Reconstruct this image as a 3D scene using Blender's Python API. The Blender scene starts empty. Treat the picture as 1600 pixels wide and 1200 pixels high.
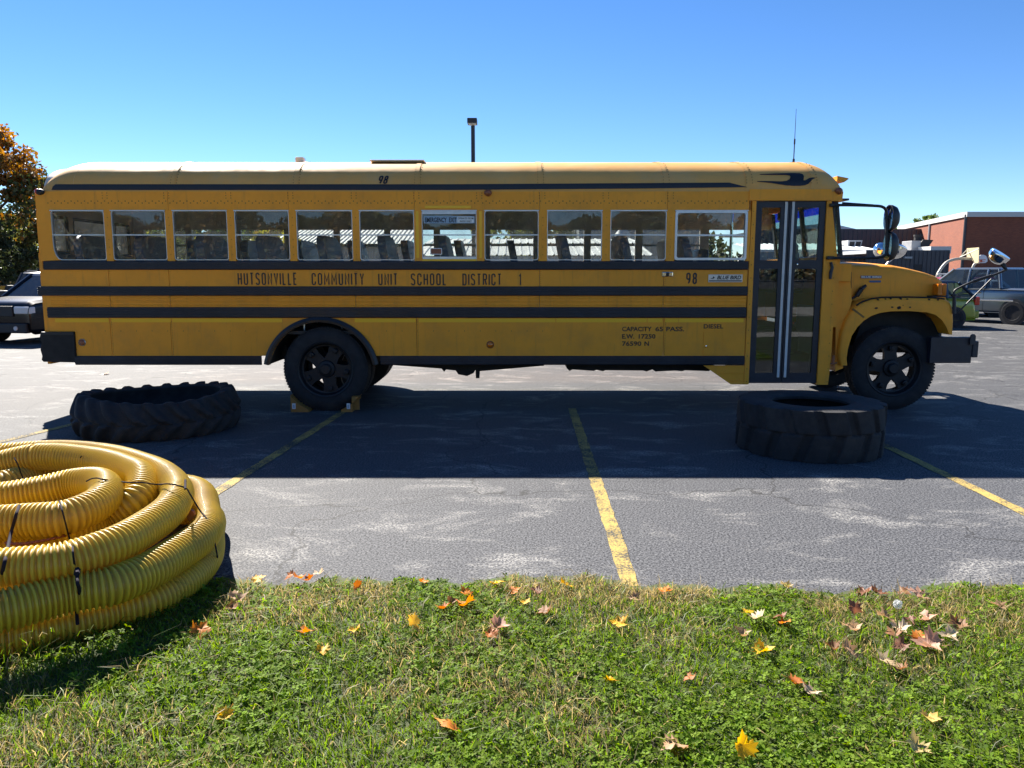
import bpy, bmesh, math, random
import numpy as np
from mathutils import Vector, Matrix

S = bpy.context.scene
C = S.collection
R = math.radians
PI = math.pi
rnd = random.Random(98)
nrs = np.random.RandomState(98)

# ------------------------------------------------------------------ camera
CAM_H, PITCH, FPX = 1.70, R(8.15), 1202.0
cam = bpy.data.cameras.new('camera')
cam.sensor_width = 36.0
cam.lens = 36.0 * FPX / 1600.0
cam.clip_end = 3000
camo = bpy.data.objects.new('camera', cam)
camo.location = (0, 0, CAM_H)
camo.rotation_euler = (R(90) - PITCH, 0, 0)
C.objects.link(camo)
S.camera = camo

# ------------------------------------------------------------------ sky, sun, exposure
SUN_EL, SUN_AZ = R(37.9), R(-29.0)          # azimuth measured from +Y, negative towards -X
W = bpy.data.worlds.new('World')
S.world = W
W.use_nodes = True
wn, wl = W.node_tree.nodes, W.node_tree.links
bg = wn['Background']
sky = wn.new('ShaderNodeTexSky')
sky.sky_type = 'NISHITA'
sky.sun_disc = False
sky.sun_elevation = SUN_EL
sky.sun_rotation = SUN_AZ
sky.altitude = 100
sky.air_density = 0.75
sky.dust_density = 0.0
sky.ozone_density = 3.0
hsv = wn.new('ShaderNodeHueSaturation')
hsv.inputs['Saturation'].default_value = 1.22
hsv.inputs['Hue'].default_value = 0.506
wl.new(sky.outputs['Color'], hsv.inputs['Color'])
wl.new(hsv.outputs['Color'], bg.inputs['Color'])
bg.inputs['Strength'].default_value = 0.057

sl = bpy.data.lights.new('sun', 'SUN')
sl.energy = 5.0
sl.angle = R(0.53)
sl.color = (1.0, 0.94, 0.85)
so = bpy.data.objects.new('sun', sl)
sd = Vector((math.sin(SUN_AZ) * math.cos(SUN_EL), math.cos(SUN_AZ) * math.cos(SUN_EL), math.sin(SUN_EL)))
so.rotation_euler = sd.to_track_quat('Z', 'Y').to_euler()
so.location = sd * 60
C.objects.link(so)

S.view_settings.view_transform = 'Standard'
S.view_settings.look = 'None'
S.view_settings.gamma = 1
S.view_settings.use_curve_mapping = False
S.view_settings.exposure = 1.62
S.render.engine = 'CYCLES'
S.cycles.max_bounces = 10
S.cycles.transparent_max_bounces = 24
S.cycles.caustics_reflective = False
S.cycles.caustics_refractive = False
S.cycles.use_denoising = True

# ------------------------------------------------------------------ surveying: photo measurements -> metres
def ray(px, py):
    xr, yu = (px - 800.0) / FPX, (600.0 - py) / FPX
    return xr, math.cos(PITCH) + yu * math.sin(PITCH), -math.sin(PITCH) + yu * math.cos(PITCH)
def P(px, py, Y):
    a, b, c = ray(px, py); t = Y / b
    return Vector((a * t, Y, CAM_H + c * t))
def G(px, py, h=0.0):
    a, b, c = ray(px, py); t = (h - CAM_H) / c
    return Vector((a * t, b * t, h))

# ------------------------------------------------------------------ mesh helpers
def newbm(): return bmesh.new()
def bx(bm, x0, x1, y0, y1, z0, z1, bev=0.0):
    v = [bm.verts.new(p) for p in ((x0,y0,z0),(x1,y0,z0),(x1,y1,z0),(x0,y1,z0),(x0,y0,z1),(x1,y0,z1),(x1,y1,z1),(x0,y1,z1))]
    fs = [bm.faces.new([v[i] for i in f]) for f in ((0,3,2,1),(4,5,6,7),(0,1,5,4),(1,2,6,5),(2,3,7,6),(3,0,4,7))]
    if bev > 0:
        es = list({e for f in fs for e in f.edges})
        bmesh.ops.bevel(bm, geom=es, offset=bev, segments=2, affect='EDGES', profile=0.5)
    return bm
def frame_at(d):
    d = d.normalized()
    a = Vector((0,0,1)) if abs(d.z) < 0.9 else Vector((1,0,0))
    u = d.cross(a).normalized(); w = u.cross(d).normalized()
    return u, w
def tube(bm, pts, r, n=8, caps=True, closed=False):
    pts = [Vector(p) for p in pts]
    rs = r if isinstance(r, (list, tuple)) else [r] * len(pts)
    rings, m = [], len(pts)
    u = None
    for i, p in enumerate(pts):
        if closed: d = pts[(i+1) % m] - pts[i-1]
        else: d = pts[min(i+1, m-1)] - pts[max(i-1, 0)]
        d.normalize()
        if u is None: u, w = frame_at(d)
        else:
            u = (u - d * u.dot(d)).normalized(); w = u.cross(d).normalized()
        rings.append([bm.verts.new(p + (u * math.cos(2*PI*k/n) + w * math.sin(2*PI*k/n)) * rs[i]) for k in range(n)])
    for i in range(m if closed else m - 1):
        a, b = rings[i], rings[(i+1) % m]
        for k in range(n):
            bm.faces.new((a[k], a[(k+1) % n], b[(k+1) % n], b[k]))
    if caps and not closed:
        bm.faces.new(rings[0][::-1]); bm.faces.new(rings[-1])
    return bm
def prism(bm, poly, y0, y1):
    """poly: (x, z) outline extruded along Y."""
    a = [bm.verts.new((x, y0, z)) for x, z in poly]
    b = [bm.verts.new((x, y1, z)) for x, z in poly]
    bm.faces.new(a); bm.faces.new(b[::-1])
    n = len(poly)
    for i in range(n):
        bm.faces.new((a[i], b[i], b[(i+1) % n], a[(i+1) % n]))
    return bm
def prism_map(bm, poly, f0, f1):
    a = [bm.verts.new(f0(*p)) for p in poly]
    b = [bm.verts.new(f1(*p)) for p in poly]
    bm.faces.new(a); bm.faces.new(b[::-1])
    n = len(poly)
    for i in range(n):
        bm.faces.new((a[i], b[i], b[(i+1) % n], a[(i+1) % n]))
    return bm
def lathe(bm, prof, axis='y', n=48, c=(0,0,0), close=False, cap=True):
    """prof: (radius, axial) points; rotated about an axis through c."""
    rings = []
    for r, a in prof:
        ring = []
        for k in range(n):
            t = 2*PI*k/n
            if axis == 'y': p = (c[0] + r*math.cos(t), c[1] + a, c[2] + r*math.sin(t))
            elif axis == 'z': p = (c[0] + r*math.cos(t), c[1] + r*math.sin(t), c[2] + a)
            else: p = (c[0] + a, c[1] + r*math.cos(t), c[2] + r*math.sin(t))
            ring.append(bm.verts.new(p))
        rings.append(ring)
    m = len(rings)
    for i in range(m if close else m - 1):
        a, b = rings[i], rings[(i+1) % m]
        for k in range(n):
            bm.faces.new((a[k], a[(k+1) % n], b[(k+1) % n], b[k]))
    if not close and cap:
        for ring, (r, _) in ((rings[0], prof[0]), (rings[-1], prof[-1])):
            if r > 1e-4: bm.faces.new(ring)
    return bm
def xf(bm, M): bmesh.ops.transform(bm, matrix=M, verts=bm.verts); return bm

def org(o):
    v = Vector((0,0,0))
    while o is not None:
        v += o.location; o = o.parent
    return v
def obj(name, bm, m, parent=None, local=False, smooth=None, mats=None):
    """One mesh object. bm is in world metres unless local, when it is in the parent's own frame."""
    bmesh.ops.remove_doubles(bm, verts=bm.verts, dist=1e-6)
    bmesh.ops.recalc_face_normals(bm, faces=bm.faces)
    if parent is not None and not local:
        bmesh.ops.translate(bm, vec=-org(parent), verts=bm.verts)
    me = bpy.data.meshes.new(name)
    bm.to_mesh(me); bm.free()
    me.materials.append(m)
    for x in (mats or []): me.materials.append(x)
    if smooth is not None:
        me.polygons.foreach_set('use_smooth', [True] * len(me.polygons))
        if smooth < 179: me.set_sharp_from_angle(angle=R(smooth))
    o = bpy.data.objects.new(name, me)
    C.objects.link(o)
    if parent is not None: o.parent = parent
    return o
def npobj(name, verts, faces, m, parent=None, smooth=False, tint=None, attr='tint'):
    """verts (n,3), faces (k,3) or (k,4) arrays; tint: per-vertex colours."""
    me = bpy.data.meshes.new(name)
    k, s = faces.shape
    me.vertices.add(len(verts)); me.vertices.foreach_set('co', np.asarray(verts, np.float32).ravel())
    me.loops.add(k * s); me.loops.foreach_set('vertex_index', faces.astype(np.int32).ravel())
    me.polygons.add(k)
    me.polygons.foreach_set('loop_start', np.arange(0, k*s, s, dtype=np.int32))
    me.polygons.foreach_set('loop_total', np.full(k, s, np.int32))
    if smooth: me.polygons.foreach_set('use_smooth', np.ones(k, bool))
    me.update(calc_edges=True)
    if tint is not None:
        a = me.attributes.new(attr, 'FLOAT_COLOR', 'POINT')
        a.data.foreach_set('color', np.concatenate([tint, np.ones((len(tint),1))], 1).astype(np.float32).ravel())
    me.materials.append(m)
    o = bpy.data.objects.new(name, me)
    C.objects.link(o)
    if parent is not None: o.parent = parent
    return o
def tag(o, label=None, cat=None, group=None, kind=None):
    if label: o['label'] = label
    if cat: o['category'] = cat
    if group: o['group'] = group
    if kind: o['kind'] = kind
    return o
def thing(name, loc, label, cat, group=None, rz=0.0):
    o = bpy.data.objects.new(name, None)
    o.empty_display_size = 0.2
    o.location = loc; o.rotation_euler = (0, 0, rz)
    C.objects.link(o)
    return tag(o, label, cat, group)
def share(o, parent=None, loc=None, name=None):
    c = o.copy(); C.objects.link(c)
    if parent is not None: c.parent = parent
    if loc is not None: c.location = loc
    return c
def copy_tree(o, parent=None):
    c = o.copy(); C.objects.link(c); c.parent = parent
    for ch in list(o.children): copy_tree(ch, c)
    return c

# ------------------------------------------------------------------ materials
MATS = {}
def mat(name, col, rough=0.5, metal=0.0, coat=0.0, spec=0.5, noise=0.0, nscale=8.0, bump=0.0, bscale=60.0,
        dirt=None, dirt_amt=0.0, dirt_scale=3.0, emit=None, estr=0.0, transm=0.0, alpha=1.0, sss=0.0):
    m = bpy.data.materials.new(name); m.use_nodes = True
    nt = m.node_tree; N, L = nt.nodes, nt.links
    b = N['Principled BSDF']
    b.inputs['Roughness'].default_value = rough
    b.inputs['Metallic'].default_value = metal
    b.inputs['Coat Weight'].default_value = coat
    b.inputs['Coat Roughness'].default_value = 0.12
    b.inputs['Specular IOR Level'].default_value = spec
    b.inputs['Transmission Weight'].default_value = transm
    tc = N.new('ShaderNodeTexCoord')
    def nz(scale, detail=6, rgh=0.6):
        n = N.new('ShaderNodeTexNoise'); n.inputs['Scale'].default_value = scale
        n.inputs['Detail'].default_value = detail; n.inputs['Roughness'].default_value = rgh
        L.new(tc.outputs['Object'], n.inputs['Vector']); return n
    base = None
    if noise > 0:
        n = nz(nscale); r = N.new('ShaderNodeValToRGB')
        r.color_ramp.elements[0].position = 0.3; r.color_ramp.elements[1].position = 0.7
        r.color_ramp.elements[0].color = tuple(c * (1 - noise) for c in col) + (1,)
        r.color_ramp.elements[1].color = tuple(min(1, c * (1 + noise)) for c in col) + (1,)
        L.new(n.outputs['Fac'], r.inputs['Fac']); base = r.outputs['Color']
    if dirt is not None:
        n = nz(dirt_scale, 8, 0.7); r = N.new('ShaderNodeValToRGB')
        r.color_ramp.elements[0].position = 0.48; r.color_ramp.elements[1].position = 0.75
        r.color_ramp.elements[0].color = (0,0,0,1); r.color_ramp.elements[1].color = (dirt_amt,)*3 + (1,)
        L.new(n.outputs['Fac'], r.inputs['Fac'])
        mx = N.new('ShaderNodeMix'); mx.data_type = 'RGBA'
        L.new(r.outputs['Color'], mx.inputs['Factor'])
        if base is not None: L.new(base, mx.inputs['A'])
        else: mx.inputs['A'].default_value = tuple(col) + (1,)
        mx.inputs['B'].default_value = tuple(dirt) + (1,)
        base = mx.outputs['Result']
        rr = N.new('ShaderNodeMapRange'); L.new(n.outputs['Fac'], rr.inputs['Value'])
        rr.inputs['From Min'].default_value = 0.4; rr.inputs['From Max'].default_value = 0.75
        rr.inputs['To Min'].default_value = rough; rr.inputs['To Max'].default_value = min(1, rough + 0.25)
        L.new(rr.outputs['Result'], b.inputs['Roughness'])
    if base is not None: L.new(base, b.inputs['Base Color'])
    else: b.inputs['Base Color'].default_value = tuple(col) + (1,)
    if bump > 0:
        n = nz(bscale, 4); bp = N.new('ShaderNodeBump'); bp.inputs['Strength'].default_value = bump
        bp.inputs['Distance'].default_value = 0.01
        L.new(n.outputs['Fac'], bp.inputs['Height']); L.new(bp.outputs['Normal'], b.inputs['Normal'])
    if emit: b.inputs['Emission Color'].default_value = tuple(emit) + (1,); b.inputs['Emission Strength'].default_value = estr
    MATS[name] = m
    return m
def weather(name, dents=0.35, streak=0.35, col=(0.30,0.15,0.05)):
    """shallow dents and thin run-down streaks added to a paint"""
    m = MATS[name]; N, L = m.node_tree.nodes, m.node_tree.links; b = N['Principled BSDF']
    tc = N.new('ShaderNodeTexCoord')
    mp = N.new('ShaderNodeMapping'); mp.inputs['Scale'].default_value = (9, 9, 0.7); L.new(tc.outputs['Object'], mp.inputs[0])
    n = N.new('ShaderNodeTexNoise'); n.inputs['Scale'].default_value = 2.0; n.inputs['Detail'].default_value = 7; n.inputs['Roughness'].default_value = 0.65; L.new(mp.outputs[0], n.inputs['Vector'])
    r = N.new('ShaderNodeValToRGB'); r.color_ramp.elements[0].position = 0.56; r.color_ramp.elements[0].color = (0,0,0,1); r.color_ramp.elements[1].position = 0.78; r.color_ramp.elements[1].color = (streak,)*3+(1,)
    L.new(n.outputs['Fac'], r.inputs['Fac'])
    old = b.inputs['Base Color'].links[0].from_socket
    mx = N.new('ShaderNodeMix'); mx.data_type = 'RGBA'; L.new(r.outputs['Color'], mx.inputs['Factor']); L.new(old, mx.inputs['A']); mx.inputs['B'].default_value = tuple(col)+(1,)
    L.new(mx.outputs['Result'], b.inputs['Base Color'])
    d = N.new('ShaderNodeTexNoise'); d.inputs['Scale'].default_value = 1.6; d.inputs['Detail'].default_value = 3; L.new(tc.outputs['Object'], d.inputs['Vector'])
    bp = N.new('ShaderNodeBump'); bp.inputs['Strength'].default_value = dents; bp.inputs['Distance'].default_value = 0.03
    L.new(d.outputs['Fac'], bp.inputs['Height']); L.new(bp.outputs['Normal'], b.inputs['Normal'])
def glass_mat(name, tint=(0.86,0.92,0.91), dust=0.05, dustcol=(0.5,0.48,0.44), rough=0.0, refl=1.0):
    """Window pane: clear transmission, mirror reflection by Fresnel, a little settled dust."""
    m = bpy.data.materials.new(name); m.use_nodes = True
    N, L = m.node_tree.nodes, m.node_tree.links
    N.remove(N['Principled BSDF'])
    out = N['Material Output']
    tr = N.new('ShaderNodeBsdfTransparent'); tr.inputs['Color'].default_value = tint + (1,)
    gl = N.new('ShaderNodeBsdfGlossy'); gl.inputs['Roughness'].default_value = rough
    fr = N.new('ShaderNodeFresnel'); fr.inputs['IOR'].default_value = 1.52
    mu = N.new('ShaderNodeMath'); mu.operation = 'MULTIPLY'; mu.inputs[1].default_value = 1.15 * refl
    mu.use_clamp = True
    L.new(fr.outputs['Fac'], mu.inputs[0])
    m1 = N.new('ShaderNodeMixShader'); L.new(mu.outputs[0], m1.inputs['Fac'])
    L.new(tr.outputs[0], m1.inputs[1]); L.new(gl.outputs[0], m1.inputs[2])
    df = N.new('ShaderNodeBsdfDiffuse'); df.inputs['Color'].default_value = dustcol + (1,)
    tl = N.new('ShaderNodeBsdfTranslucent'); tl.inputs['Color'].default_value = dustcol + (1,)
    md = N.new('ShaderNodeMixShader'); md.inputs['Fac'].default_value = 0.5
    L.new(df.outputs[0], md.inputs[1]); L.new(tl.outputs[0], md.inputs[2])
    tc = N.new('ShaderNodeTexCoord'); nz = N.new('ShaderNodeTexNoise'); nz.inputs['Scale'].default_value = 5
    nz.inputs['Detail'].default_value = 8; nz.inputs['Roughness'].default_value = 0.65
    L.new(tc.outputs['Object'], nz.inputs['Vector'])
    mr = N.new('ShaderNodeMapRange'); L.new(nz.outputs['Fac'], mr.inputs['Value'])
    mr.inputs['From Min'].default_value = 0.35; mr.inputs['From Max'].default_value = 0.75
    mr.inputs['To Min'].default_value = dust * 0.4; mr.inputs['To Max'].default_value = dust * 2.0
    m2 = N.new('ShaderNodeMixShader'); L.new(mr.outputs['Result'], m2.inputs['Fac'])
    L.new(m1.outputs[0], m2.inputs[1]); L.new(md.outputs[0], m2.inputs[2])
    L.new(m2.outputs[0], out.inputs['Surface'])
    MATS[name] = m
    return m

YEL = (0.94, 0.37, 0.028)
M = MATS
mat('bus_yellow_paint', YEL, 0.45, spec=0.3, noise=0.06, nscale=2.2, dirt=(0.48,0.24,0.07), dirt_amt=0.4, dirt_scale=2.6, bump=0.03, bscale=2.5)
mat('roof_faded_paint', (0.74,0.38,0.10), 0.56, spec=0.3, noise=0.07, nscale=1.6, dirt=(0.55,0.40,0.20), dirt_amt=0.6, dirt_scale=2.0)
mat('reflective_tape', (1.0,0.54,0.012), 0.35)
mat('bus_black_paint', (0.010,0.012,0.022), 0.38, noise=0.3, nscale=3, dirt=(0.06,0.06,0.065), dirt_amt=0.6, dirt_scale=4)
mat('black_trim', (0.012,0.012,0.014), 0.45, noise=0.3, nscale=9)
mat('decal_black', (0.012,0.011,0.013), 0.45)
weather('bus_yellow_paint'); weather('roof_faded_paint', 0.3, 0.3, (0.4,0.28,0.14))
mat('tire_rubber', (0.015,0.015,0.017), 0.78, noise=0.35, nscale=9, dirt=(0.075,0.07,0.062), dirt_amt=0.55, dirt_scale=5, bump=0.25, bscale=40)
mat('old_tire_rubber', (0.017,0.017,0.019), 0.8, noise=0.35, nscale=6, dirt=(0.075,0.068,0.06), dirt_amt=0.65, dirt_scale=4, bump=0.35, bscale=35)
mat('wheel_steel', (0.013,0.013,0.015), 0.55, metal=0.2, noise=0.3, nscale=14)
mat('chassis_black', (0.015,0.014,0.013), 0.8, noise=0.4, nscale=10)
mat('aluminium', (0.60,0.60,0.58), 0.38, metal=0.85, noise=0.08, nscale=12)
mat('chrome', (0.82,0.83,0.84), 0.06, metal=1.0)
mat('white_rubber', (0.62,0.61,0.58), 0.6, noise=0.1)
mat('interior_lining', (0.74,0.68,0.58), 0.65, noise=0.1)
mat('interior_floor', (0.05,0.05,0.05), 0.8)
mat('seat_vinyl', (0.13,0.17,0.25), 0.42, noise=0.2, nscale=6, bump=0.1, bscale=80)
mat('driver_vinyl', (0.04,0.05,0.075), 0.4)
mat('amber_lens', (0.65,0.17,0.005), 0.15, coat=0.5)
mat('red_lens', (0.55,0.025,0.015), 0.15, coat=0.5)
mat('marker_rust', (0.26,0.085,0.035), 0.4)
mat('strobe_lens', (0.75,0.70,0.50), 0.2, coat=0.6)
mat('white_plastic', (0.72,0.72,0.70), 0.4)
mat('sign_blue_grey', (0.30,0.42,0.52), 0.5)
mat('badge_blue', (0.05,0.10,0.25), 0.35)
mat('badge_silver', (0.62,0.58,0.52), 0.35, metal=0.4)
mat('seam_brown', (0.22,0.105,0.02), 0.6)
mat('rust_chip', (0.018,0.012,0.010), 0.8)
glass_mat('bus_window_glass', (0.90,0.92,0.91), 0.08)
glass_mat('bus_door_glass', (0.74,0.80,0.80), 0.022)
glass_mat('windshield_glass', (0.78,0.92,0.90), 0.02, refl=0.4)
glass_mat('windshield_band', (0.12,0.24,0.80), 0.01, refl=0.4)
glass_mat('car_glass', (0.34,0.40,0.43), 0.03)
# ================================================================== THE SETTING
def asphalt_material():
    m = bpy.data.materials.new('asphalt'); m.use_nodes = True
    N, L = m.node_tree.nodes, m.node_tree.links
    b = N['Principled BSDF']
    geo = N.new('ShaderNodeNewGeometry')
    pos = geo.outputs['Position']
    def noise(scale, detail=5, rough=0.6, vec=None, dist=0.0):
        n = N.new('ShaderNodeTexNoise'); n.inputs['Scale'].default_value = scale
        n.inputs['Detail'].default_value = detail; n.inputs['Roughness'].default_value = rough
        n.inputs['Distortion'].default_value = dist
        L.new(vec or pos, n.inputs['Vector']); return n.outputs['Fac']
    def ramp(src, p0, c0, p1, c1):
        r = N.new('ShaderNodeValToRGB'); e = r.color_ramp.elements
        e[0].position, e[1].position = p0, p1
        e[0].color = (c0,)*3 + (1,) if not isinstance(c0, tuple) else c0 + (1,)
        e[1].color = (c1,)*3 + (1,) if not isinstance(c1, tuple) else c1 + (1,)
        L.new(src, r.inputs['Fac']); return r.outputs['Color']
    def mix(fac, a, bb, mode='MIX'):
        x = N.new('ShaderNodeMix'); x.data_type = 'RGBA'; x.blend_type = mode
        if isinstance(fac, float): x.inputs['Factor'].default_value = fac
        else: L.new(fac, x.inputs['Factor'])
        for k, v in (('A', a), ('B', bb)):
            if isinstance(v, tuple): x.inputs[k].default_value = v + (1,)
            else: L.new(v, x.inputs[k])
        return x.outputs['Result']
    # sealed blacktop near the lawn, older grey asphalt past the bays
    sep = N.new('ShaderNodeSeparateXYZ'); L.new(pos, sep.inputs[0])
    nb = noise(0.5, 4)
    ma = N.new('ShaderNodeMath'); ma.operation = 'MULTIPLY_ADD'; L.new(nb, ma.inputs[0]); ma.inputs[1].default_value = 2.2
    L.new(sep.outputs['Y'], ma.inputs[2])
    # west side is older: shift the border by X
    mx = N.new('ShaderNodeMath'); mx.operation = 'MULTIPLY_ADD'; L.new(sep.outputs['X'], mx.inputs[0]); mx.inputs[1].default_value = -0.30
    L.new(ma.outputs[0], mx.inputs[2])
    mr = N.new('ShaderNodeMapRange'); L.new(mx.outputs[0], mr.inputs['Value'])
    mr.inputs['From Min'].default_value = 6.5; mr.inputs['From Max'].default_value = 12.0
    old = mr.outputs['Result']
    aggregate = ramp(noise(72, 3, 0.8), 0.40, (0.010,0.012,0.017), 0.62, (0.165,0.167,0.175))
    aggregate2 = ramp(noise(60, 4, 0.8), 0.38, (0.022,0.023,0.026), 0.66, (0.150,0.146,0.140))
    base = mix(old, aggregate, aggregate2)
    # pale dusty drags where the seal has worn through
    mp = N.new('ShaderNodeMapping'); mp.inputs['Rotation'].default_value = (0, 0, R(28)); mp.inputs['Scale'].default_value = (0.8, 1.45, 1)
    L.new(pos, mp.inputs['Vector'])
    wear = ramp(noise(1.5, 9, 0.72, mp.outputs[0], 0.6), 0.52, 0.0, 0.68, 1.0)
    speck = ramp(noise(58, 3, 0.75), 0.48, 0.0, 0.55, 0.95)
    wm = mix(1.0, wear, speck, 'MULTIPLY')
    base = mix(wm, base, (0.42,0.405,0.375))
    # fine bright stones
    v = N.new('ShaderNodeTexVoronoi'); v.inputs['Scale'].default_value = 48; L.new(pos, v.inputs['Vector'])
    stone = ramp(v.outputs['Distance'], 0.13, 0.8, 0.26, 0.0)
    base = mix(stone, base, (0.20,0.20,0.205))
    # dark stains
    st = ramp(noise(0.9, 6, 0.65), 0.60, 0.0, 0.74, 0.45)
    base = mix(st, base, (0.035,0.036,0.042))
    # hairline cracks
    vc = N.new('ShaderNodeTexVoronoi'); vc.feature = 'DISTANCE_TO_EDGE'; vc.inputs['Scale'].default_value = 0.28
    wv = N.new('ShaderNodeVectorMath'); wv.operation = 'ADD'; nn = N.new('ShaderNodeTexNoise'); nn.inputs['Scale'].default_value = 1.3; nn.inputs['Detail'].default_value = 6
    L.new(pos, nn.inputs['Vector']); L.new(pos, wv.inputs[0]); L.new(nn.outputs['Color'], wv.inputs[1]); L.new(wv.outputs[0], vc.inputs['Vector'])
    cr = ramp(vc.outputs['Distance'], 0.0010, 0.85, 0.0040, 0.0)
    base = mix(cr, base, (0.03,0.03,0.03))
    L.new(base, b.inputs['Base Color'])
    b.inputs['Roughness'].default_value = 0.75
    b.inputs['Specular IOR Level'].default_value = 0.14
    bp = N.new('ShaderNodeBump'); bp.inputs['Strength'].default_value = 0.55; bp.inputs['Distance'].default_value = 0.006
    hb = N.new('ShaderNodeMath'); hb.operation = 'ADD'; L.new(noise(95, 3, 0.75), hb.inputs[0]); L.new(noise(30, 3, 0.6), hb.inputs[1])
    L.new(hb.outputs[0], bp.inputs['Height']); L.new(bp.outputs['Normal'], b.inputs['Normal'])
    MATS['asphalt'] = m
    return m
asphalt_material()

def grid_sheet(name, x0, x1, y0, y1, nx, ny, zf, m, kind='structure'):
    xs, ys = np.linspace(x0, x1, nx), np.linspace(y0, y1, ny)
    X, Y = np.meshgrid(xs, ys); Z = zf(X, Y)
    v = np.stack([X, Y, Z], -1).reshape(-1, 3)
    i = np.arange(nx*ny).reshape(ny, nx)
    f = np.stack([i[:-1,:-1], i[:-1,1:], i[1:,1:], i[1:,:-1]], -1).reshape(-1, 4)
    o = npobj(name, v, f, m, smooth=True); tag(o, kind=kind); return o
bm = newbm(); bx(bm, -1500, 1500, -1500, 1500, -0.5, 0.0)
tag(obj('parking_lot', bm, M['asphalt']), kind='structure')

# painted bay lines (worn yellow paint)
def line_paint(name='line_paint', p0=0.82, p1=1.0):
    m = bpy.data.materials.new(name); m.use_nodes = True
    N, L = m.node_tree.nodes, m.node_tree.links; b = N['Principled BSDF']
    geo = N.new('ShaderNodeNewGeometry')
    def noise(scale, d, r):
        n = N.new('ShaderNodeTexNoise'); n.inputs['Scale'].default_value = scale; n.inputs['Detail'].default_value = d; n.inputs['Roughness'].default_value = r
        L.new(geo.outputs['Position'], n.inputs['Vector']); return n.outputs['Fac']
    a = N.new('ShaderNodeMath'); a.operation = 'MULTIPLY_ADD'; L.new(noise(2.2, 6, 0.7), a.inputs[0]); a.inputs[1].default_value = 0.9; L.new(noise(75, 3, 0.7), a.inputs[2])
    r = N.new('ShaderNodeValToRGB'); e = r.color_ramp.elements
    e[0].position = p0; e[0].color = (0.07,0.07,0.065,1); e[1].position = p1; e[1].color = (0.46,0.33,0.10,1)
    L.new(a.outputs[0], r.inputs['Fac']); L.new(r.outputs['Color'], b.inputs['Base Color'])
    b.inputs['Roughness'].default_value = 0.8; b.inputs['Specular IOR Level'].default_value = 0.1
    bp = N.new('ShaderNodeBump'); bp.inputs['Strength'].default_value = 0.5; bp.inputs['Distance'].default_value = 0.004
    L.new(noise(95, 3, 0.7), bp.inputs['Height']); L.new(bp.outputs['Normal'], b.inputs['Normal'])
    MATS[name] = m; return m
line_paint(); line_paint('line_paint_worn', 0.90, 1.30)
def bay_line(ax, ay, bx_, by_, w, m='line_paint'):
    n = 60; d = Vector((bx_-ax, by_-ay, 0)); s = Vector((-d.y, d.x, 0)).normalized() * w/2
    v, f = [], []
    for i in range(n+1):
        p = Vector((ax, ay, 0.004)) + d * i / n
        j = [rnd.uniform(-0.006, 0.006) for _ in range(2)]
        v += [tuple(p - s * (1 + j[0]/w*2)), tuple(p + s * (1 + j[1]/w*2))]
    for i in range(n): f.append((2*i, 2*i+1, 2*i+3, 2*i+2))
    o = npobj('parking_line', np.array(v), np.array(f), M[m]); tag(o, kind='structure')
bay_line(0.765, 9.66, 0.652, 4.02, 0.10)
bay_line(-2.09, 9.6, -2.40, 4.6, 0.10, 'line_paint_worn')
bay_line(3.77, 9.6, 3.66, 4.3, 0.10)
bay_line(-4.95, 8.9, -5.6, 6.0, 0.10, 'line_paint_worn')

# lawn in front of the lot, running back behind the viewer
def lawn_edge(x):
    return 3.99 - 0.045*x + 0.06*np.sin(x*2.3+1) + 0.04*np.sin(x*5.7) + 0.03*np.sin(x*13.1+2) + 0.02*np.sin(x*31+1)
def lawn_z(x, y):
    d = lawn_edge(x) - y
    return np.clip(d/0.35, -1, 1) * 0.03 + 0.012*np.sin(x*3.1)*np.sin(y*2.7) * np.clip(d, 0, 1) + 0.01 + np.clip(d-1.5, 0, 60)*0.012
def lawn_material():
    m = bpy.data.materials.new('lawn_soil'); m.use_nodes = True
    N, L = m.node_tree.nodes, m.node_tree.links; b = N['Principled BSDF']
    geo = N.new('ShaderNodeNewGeometry')
    n = N.new('ShaderNodeTexNoise'); n.inputs['Scale'].default_value = 3; n.inputs['Detail'].default_value = 10; n.inputs['Roughness'].default_value = 0.7
    L.new(geo.outputs['Position'], n.inputs['Vector'])
    r = N.new('ShaderNodeValToRGB'); e = r.color_ramp.elements
    e[0].position = 0.35; e[0].color = (0.05,0.042,0.022,1); e[1].position = 0.62; e[1].color = (0.045,0.075,0.016,1)
    L.new(n.outputs['Fac'], r.inputs['Fac']); L.new(r.outputs['Color'], b.inputs['Base Color'])
    b.inputs['Roughness'].default_value = 0.9
    MATS['lawn_soil'] = m; return m
lawn_material()
def lawn_sheet():
    nx, ny = 300, 70
    xs = np.concatenate([np.linspace(-60, -6, 60, endpoint=False), np.linspace(-6, 6, 180, endpoint=False), np.linspace(6, 60, 60)])
    t = np.concatenate([np.linspace(-0.28, 3.2, 50, endpoint=False), np.linspace(3.2, 45, 20)])
    X, T = np.meshgrid(xs, t); Y = lawn_edge(X) - T; Z = lawn_z(X, Y)
    v = np.stack([X, Y, Z], -1).reshape(-1, 3)
    i = np.arange(nx*ny).reshape(ny, nx)
    f = np.stack([i[:-1,:-1], i[1:,:-1], i[1:,1:], i[:-1,1:]], -1).reshape(-1, 4)
    tag(npobj('lawn', v, f, M['lawn_soil'], smooth=True), kind='structure')
lawn_sheet()
mat('concrete', (0.42,0.40,0.37), 0.8, noise=0.15, nscale=3, bump=0.2)
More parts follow.
